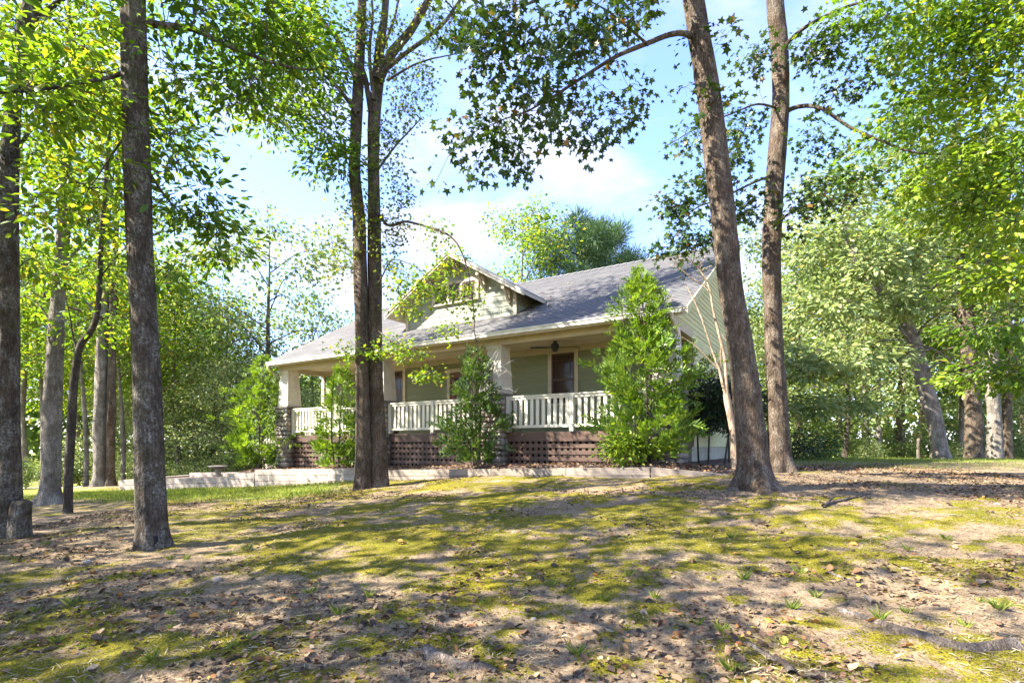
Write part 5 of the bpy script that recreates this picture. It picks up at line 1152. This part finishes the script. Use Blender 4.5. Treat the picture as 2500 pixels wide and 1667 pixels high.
# pale bare twigs poking out of the middle shrub
p = hw(2.45, -.55, 1.4); tw = Tree('dead_branch', p, 'bare pale dead twigs beside the middle column', 'branch', seed=67, twigmat=M_deadtwig); 
for e in ((1240, 905), (1268, 872), (1258, 958), (1250, 822), (1232, 790)):
    q = W(e[0], e[1], 14.0); P_, R_ = seg_twig(p, q, .1, .009, .004, tw.rg, 6); tw.twig(P_, R_, 5)
    for k in range(4):
        s_ = P_[2 + k % 4]; P2, R2 = seg_twig(s_, s_ + np.array([tw.rg.uniform(0, .3), tw.rg.normal(0, .08), tw.rg.normal(0, .16)]), .02, .004, .002, tw.rg, 4); tw.twig(P2, R2, 4)
tw.finish()
# crape myrtle: bare pale stems at the right corner of the house
bY = 10.9; base = D(1688, 1082, bY); base[2] = gz(base[0], base[1]) 
T = Tree('crape_myrtle', base, 'slender bare crape myrtle with smooth tan stems at the house corner', seed=68, twigmat=M_crape); 
base2 = base - np.array([0, 0, .08])
T.trunk([base2, D(1684, 1000, bY), D(1672, 930, bY), D(1668, 905, bY)], np.array([7.5, 7, 8.5, 8]) * bY / 1222, M_crape, 12, flare=1.2, flare_h=.3, rough=.08)
m1 = T.limb(DP_([(1669, 915), (1660, 885), (1652, 850), (1640, 820), (1610, 735), (1585, 680), (1570, 655)], bY), .034, .009)
m2 = T.limb(DP_([(1670, 915), (1668, 880), (1664, 820), (1652, 770), (1640, 715), (1628, 660), (1600, 610), (1560, 585)], bY), .042, .009)
m3 = T.limb(DP_([(1672, 935), (1684, 920), (1683, 890), (1679, 870), (1683, 840), (1680, 790), (1672, 730)], bY), .026, .008)
m4 = T.limb(DP_([(1652, 850), (1600, 800), (1560, 775)], bY), .016, .005)
m5 = T.limb(DP_([(1628, 660), (1590, 640), (1545, 600), (1520, 580)], bY), .014, .004)
m6 = T.limb(DP_([(1660, 870), (1655, 830), (1656, 790)], bY), .02, .008)
for lb in (m2, m3, m5):
    for k in range(5):
        s_ = lb[int(T.rg.integers(len(lb) // 2, len(lb)))]; P2, R2 = seg_twig(s_, s_ + np.array([T.rg.normal(-.1, .25), T.rg.normal(0, .2), T.rg.uniform(.1, .5)]), .03, .008, .003, T.rg, 5); T.twig(P2, R2)
T.blob(D(1590, 600, bY), (.6, .5, .25), 14, L_gum, 'oval', .07, 9, .15, [m2, m5], twr=.004); T.finish()
# dark holly hedge by the gable wall: three limbed-up plants
for i, (s_, o_, lab) in enumerate(((-2.95, 1.25, 'dark holly with bare stems, nearest the gable corner'), (-3.25, 2.6, 'dark holly with bare stems, middle of the gable hedge'), (-3.35, 3.8, 'dark holly with bare stems, farthest along the gable wall'))):
    p = hw(s_, o_, bedz(s_) + .02); T = Tree('holly_shrub', p, lab, 'shrub', seed=70 + i); T.bark = M_bark4; T.limbs = []
    for k in range(3):
        o2 = T.rg.normal(0, .16, 2); T.limb([p + np.array([o2[0], o2[1], -.05]), p + np.array([o2[0] * 1.3, o2[1] * 1.3, .8]), p + np.array([o2[0] * 1.8, o2[1] * 1.8, 1.6])], .026, .012, ns=7)
    T.blob(p + np.array([0, 0, 1.5]), (.62, .62, .72), 220, L_holly, 'oval', .10, 18, .13, None, shell=.9, twr=.003); T.finish()
# evergreen mound behind the right pair
for i, (px, Y, r_, lab) in enumerate(((1935, 17.5, .9, 'dark green mound shrub just right of the trunk pair'), (1990, 18.5, .8, 'blue-green mound shrub beyond the trunk pair'))):
    x_, y_ = at(px, Y); p = np.array([x_, y_, gz(x_, y_)]); T = Tree('mound_shrub', p, lab, 'shrub', seed=75 + i); T.bark = M_bark4; T.limb([p, p + np.array([.1, 0, .4]), p + np.array([.1, .1, .8])], .03, .01, ns=6)
    T.blob(p + np.array([0, 0, .5]), (r_, r_, .55), 110, L_holly if i == 0 else L_pine, 'oval', .10, 16, .15, None, shell=.9, twr=.004); T.finish()
# ------------------------------------------------------------------ driveway, post, litter, sticks and roots
rows = []
for k in range(14):
    t = k / 13; x_ = -34 + 22 * t; y0 = 24.5 + 4.2 * t; rows.append([np.array([x_, y0 + w_, gz(x_, y0 + w_) + .03]) for w_ in (0, 1.2, 2.4, 3.2)])
strip('driveway', [list(r) for r in np.array(rows).transpose(1, 0, 2)], M_road)
x_, y_ = at(2242, 20.5); p = np.array([x_, y_, gz(x_, y_)])
fp = empty('fence_post', tuple(p), label='weathered grey wooden post at the right woods edge', cat='post')
V, F = trunkV([p - [0, 0, .2], p + [0, 0, .4], p + [.01, 0, .78], p + [.01, 0, .80]], np.array([.062, .06, .058, .02]), 10, rough=.03); child('post', V, F, M_root, fp, True)
def field(n_, rg, xr=(-9, 11), yr=(2.0, 15), bias=1.0):
    # points on the lawn, denser towards the camera
    x = rg.uniform(*xr, n_); y = yr[0] + (yr[1] - yr[0]) * rg.random(n_) ** bias; return x, y
rg = np.random.default_rng(90)
def lay(x, y, size, rg, tpl, mat, name, up=.0, tilt=.35, kind='stuff'):
    z = gsurf(x, y) + .006 + up; n_ = len(x); a = rg.uniform(0, 2 * PI, n_); ax = np.c_[np.cos(a), np.sin(a), rg.normal(0, tilt * .5, n_)]; nr = np.c_[rg.normal(0, tilt, n_), rg.normal(0, tilt, n_), np.ones(n_)]
    V, F = leaf_mesh(np.c_[x, y, z], frames(ax, nr), size, tpl); return ob(name, me_np(name, V, F, mat), kind=kind)
def inbed(x, y):                # in front of the kerb?
    d = (np.c_[x, y] - P0) @ ND; s_ = (np.c_[x, y] - P0) @ LD; return (d > KO - .12) & (s_ > -4.8) & (s_ < 13)
x, y = field(95000, rg, bias=1.35); 
d_ = fbm(x * .7 + 9, y * .9 + 3, 4) + .10 * np.exp(-((x + 4.4) ** 2 + (y - 6.2) ** 2) / 3) + .12 * np.exp(-((x - 6) ** 2 + (y - 9.2) ** 2) / 6) + .08 * np.exp(-((x + 3.3) ** 2 + (y - 12) ** 2) / 3)
k = (d_ > rg.uniform(.44, .64, len(x))) & ~inbed(x, y); x, y = x[k], y[k]
lay(x, y, rg.uniform(.02, .055, len(x)) * (1 + (rg.random(len(x)) > .88) * rg.uniform(.3, 1.0, len(x))), rg, 'curl', L_lit, 'leaf_litter', .0, .6)
x, y = field(70000, rg, bias=1.45); k = ~inbed(x, y); lay(x[k], y[k], rg.uniform(.008, .024, k.sum()), rg, 'rhom', L_lit, 'leaf_crumbs')
# litter on the bed
s_ = rg.uniform(-4.5, 12.5, 5000); o_ = rg.uniform(KO + .12, -.0, 5000); P_ = P0 + s_[:, None] * LD + o_[:, None] * ND
n_ = 5000; a = rg.uniform(0, 2 * PI, n_); zb_ = CZ + bedz(s_) + .0 + np.where(o_ > -.9, .045, -.005)
V, F = leaf_mesh(np.c_[P_, zb_], frames(np.c_[np.cos(a), np.sin(a), rg.normal(0, .2, n_)], np.c_[rg.normal(0, .4, n_), rg.normal(0, .4, n_), np.ones(n_)]), rg.uniform(.04, .10, n_), 'curl'); ob('bed_litter', me_np('bed_litter', V, F, L_lit), kind='stuff')
# grass: strip below the wall, right-hand rise, sparse tufts
def blades(x, y, h, rg, mat, name):
    n_ = len(x); a = rg.uniform(0, 2 * PI, n_); ax = np.c_[np.cos(a) * .45, np.sin(a) * .45, np.ones(n_) * rg.uniform(.5, 1.2, n_)]; nr = np.c_[np.cos(a + 1.2), np.sin(a + 1.2), .3 * np.ones(n_)]
    V, F = leaf_mesh(np.c_[x, y, gsurf(x, y) - .004], frames(ax, nr), h, 'blade'); return ob(name, me_np(name, V, F, mat), kind='stuff')
x = rg.uniform(-16, -3.6, 60000); y = rg.uniform(11, 24, 60000); g = np.clip(1.25 - np.abs((x + 9.5) * .50 + (y - 15.9)) / 2.3, 0, 1) * np.clip((-3.6 - x) / 1.5, 0, 1); k = (g > rg.random(len(x))) & ~inbed(x, y)
blades(x[k], y[k], rg.uniform(.05, .13, k.sum()), rg, L_grass, 'lawn_grass')
x = rg.uniform(6, 26, 26000); y = rg.uniform(13, 24, 26000); blades(x, y, rg.uniform(.04, .10, len(x)), rg, L_grass, 'lawn_grass')
# fine moss fuzz on the patches and dry thatch between them
x, y = field(150000, rg, (-8, 10), (2.0, 12.5), 1.5); xi = np.clip(np.searchsorted(gx, x) - 1, 0, nx - 1); yi = np.clip(np.searchsorted(gy, y) - 1, 0, ny - 1); mv = moss.reshape(ny, nx)[yi, xi]
k = (mv > .5 + rg.normal(0, .22, len(x))) & (fbm(x * 6, y * 6, 3) > .42) & ~inbed(x, y)
L_moss = leafmat('moss_fuzz', [(0, (0.055, 0.055, 0.008)), (0.5, (0.135, 0.130, 0.013)), (1, (0.27, 0.245, 0.024))], 0.3, (1.2, 1.2, .6), .9)
blades(x[k], y[k], rg.uniform(.014, .034, k.sum()), rg, L_moss, 'moss_fuzz')
x, y = field(60000, rg, (-8, 10), (2.0, 11), 1.5); n_ = len(x); k = (fbm(x * 1.3 + 31, y * 1.3, 3) > .45) & ~inbed(x, y); lay(x[k], y[k], rg.uniform(.03, .09, k.sum()), rg, 'blade', L_straw, 'dry_thatch', .004, .25)
# grass tufts one can count
tv = []
for j in range(3):
    r2 = np.random.default_rng(j); m_ = 26; a = r2.uniform(0, 2 * PI, m_); ax = np.c_[np.cos(a) * .8, np.sin(a) * .8, r2.uniform(.5, 1.3, m_)]
    V, F = leaf_mesh(np.c_[r2.normal(0, .012, (m_, 2)), np.zeros(m_)], frames(ax, np.c_[np.cos(a + 1.3), np.sin(a + 1.3), .2 * np.ones(m_)]), r2.uniform(.05, .12, m_), 'blade'); tv.append(me_np('grass_tuft', V, F, L_grass))
for i in range(46):
    px, py = random.uniform(40, 2460), 1250 + 400 * random.random() ** .8
    if i < 8: px, py = [(1345, 1440), (1535, 1415), (800, 1290), (610, 1570), (1950, 1400), (2440, 1495), (1110, 1655), (2360, 1530)][i]
    p = cast(px, py); p[2] = gsurf(p[0], p[1])
    t_ = ob('grass_tuft', tv[i % 3]); t_.location = p - [0, 0, .01]; t_.rotation_euler = (0, 0, random.uniform(0, 6)); s2 = random.uniform(.6, 1.3); t_.scale = (s2,) * 3
    tag(t_, 'small green grass tuft sprouting from the mossy ground', 'grass tuft', 'grass tufts on the mossy lawn')
# the largest fallen leaves, one by one
fm = []
for nm, c in (('brown', (0.20, 0.11, 0.06)), ('tan', (0.34, 0.25, 0.17)), ('orange', (0.42, 0.19, 0.04)), ('yellow', (0.46, 0.36, 0.06)), ('dark', (0.07, 0.045, 0.032))):
    mt = leafmat('fallen_' + nm, [(0, tuple(v * .85 for v in c)), (1, tuple(v * 1.1 for v in c))], .15, (1, 1, .8), .75)
    st_ = STAR_V.copy(); st_[:, 2] = .10 * np.cos(np.arange(len(st_)) * 2.1) + .1; fm.append((nm, me_np('fallen_leaf', CURL_V, CURL_F, mt), me_np('fallen_leaf', st_, STAR_F, mt)))
for i in range(190):
    px, py = random.uniform(10, 2490), 1230 + 430 * random.random() ** .75; p = cast(px, py); p[2] = gsurf(p[0], p[1])
    if p[1] > 10.5: continue
    nm, m1_, m2_ = random.choices(fm, (6, 5, 3, 1, 5))[0]
    o = ob('fallen_leaf', m1_ if random.random() < .6 else m2_); o.location = p + [0, 0, .012]; o.rotation_euler = (random.gauss(0, .3), random.gauss(0, .3), random.uniform(0, 6.28)); s2 = random.uniform(.05, .095); o.scale = (s2, s2, s2 * random.uniform(.8, 2.2))
    tag(o, nm + ' fallen leaf lying on the mossy ground', 'leaf', nm + ' fallen leaves on the ground')
# roots and sticks, traced on the ground
def ground_tube(name, pts, r, mat, lab, cat, sink=.35, seed=0, rough=.08, taper=(1, .35)):
    P = [cast(*p) for p in pts]; R = np.linspace(taper[0], taper[1], len(P)) * r
    P, R = catmull(P, R, .07); rj = np.random.default_rng(seed + 5); P = P + np.cumsum(rj.normal(0, r * .22, P.shape), 0) * np.array([1, 1, 0]); R = R * rj.uniform(.8, 1.15, len(R)); P[:, 2] = gsurf(P[:, 0], P[:, 1])
    for q, rr in zip(P, R): q[2] += rr * (1 - 2 * sink)
    root = empty(name, tuple(P[0]), label=lab, cat=cat); V, F = trunkV(P, R, 12, seed=seed, rough=rough, flare=1.0); child('wood', V, F, mat, root, True); return root, P
ground_tube('tree_root', [(1030, 1600), (1075, 1625), (1130, 1648), (1210, 1662)], .055, M_root, 'exposed brown root surfacing at the bottom centre', 'root', .5, 1)
ground_tube('tree_root', [(2040, 1495), (2100, 1510), (2180, 1535), (2260, 1562), (2340, 1588), (2420, 1596), (2498, 1592)], .05, M_root, 'long pale surface root near the lower right corner', 'root', .58, 2, taper=(.5, 1.1))
ground_tube('tree_root', [(1826, 1585), (1870, 1605), (1915, 1632), (1935, 1664)], .028, M_root, 'short pale root curving out of the bottom right edge', 'root', .45, 3, taper=(.7, 1.1))
for pts, r, lab in (([(2010, 1240), (2040, 1228), (2085, 1222), (2130, 1205)], .026, 'fallen pale branch lying right of the trunk pair'), ([(2012, 1243), (2030, 1220), (2062, 1212)], .014, 'thin forked stick beside the fallen pale branch'), ([(640, 1582), (700, 1570), (760, 1560), (820, 1532)], .012, 'thin grey stick on the bare soil at lower left'), ([(850, 1430), (890, 1440), (885, 1470)], .008, 'small bent twig left of the moss patch'), ([(1400, 1660), (1430, 1640)], .01, 'short stick at the bottom edge centre'), ([(520, 1630), (580, 1618), (600, 1614)], .012, 'dark broken stick at the lower left'), ([(2020, 1405), (2070, 1420), (2110, 1425)], .010, 'thin stick on the sunlit ground at right'), ([(1180, 1395), (1230, 1385), (1262, 1372)], .007, 'fine grey twig between the moss cushions'), ([(1760, 1275), (1790, 1292)], .009, 'small stick below the leaning trunk')):
    ground_tube('fallen_stick', pts, r, M_root if 'dark' not in lab else M_bark4, lab, 'stick', .1, len(lab), .08, (1, .4))
for i, (px, py, s2, lab) in enumerate(((530, 1420, .055, 'small white stone left of centre on the bare soil'), (213, 1375, .05, 'small grey stone near the left trunk'), (1303, 1520, .032, 'small round pale stone beside a yellow leaf'))):
    o = ob('pebble', _st[i]); o.location = cast(px, py) + [0, 0, s2 * .3]; o.scale = (s2 * 1.6, s2 * 1.3, s2); tag(o, lab, 'stone')
    o.data = o.data.copy(); o.data.materials.clear(); o.data.materials.append(M_block)

# leaves caught on the roof
n_ = 90; s_ = np.r_[rg.uniform(-2.5, 11, 60), rg.normal(1.75, .25, 30)]; o_ = np.r_[rg.uniform(-.3, 4.5, 60), rg.normal(1.5, .35, 30)]; P_ = P0 + s_[:, None] * LD + o_[:, None] * ND; zr = CZ + EZ + PITCH * (o_ - EO) + .025
a = rg.uniform(0, 2 * PI, n_); axr = np.c_[ND[0] * np.cos(a) + LD[0] * np.sin(a), ND[1] * np.cos(a) + LD[1] * np.sin(a), PITCH * np.cos(a)]; nrr = np.c_[-ND[0] * PITCH + rg.normal(0, .2, n_), -ND[1] * PITCH + rg.normal(0, .2, n_), np.ones(n_)]
V, F = leaf_mesh(np.c_[P_, zr], frames(axr, nrr), rg.uniform(.06, .11, n_), 'curl'); ob('roof_leaf_litter', me_np('roof_leaf_litter', V, F, L_lit), kind='stuff')
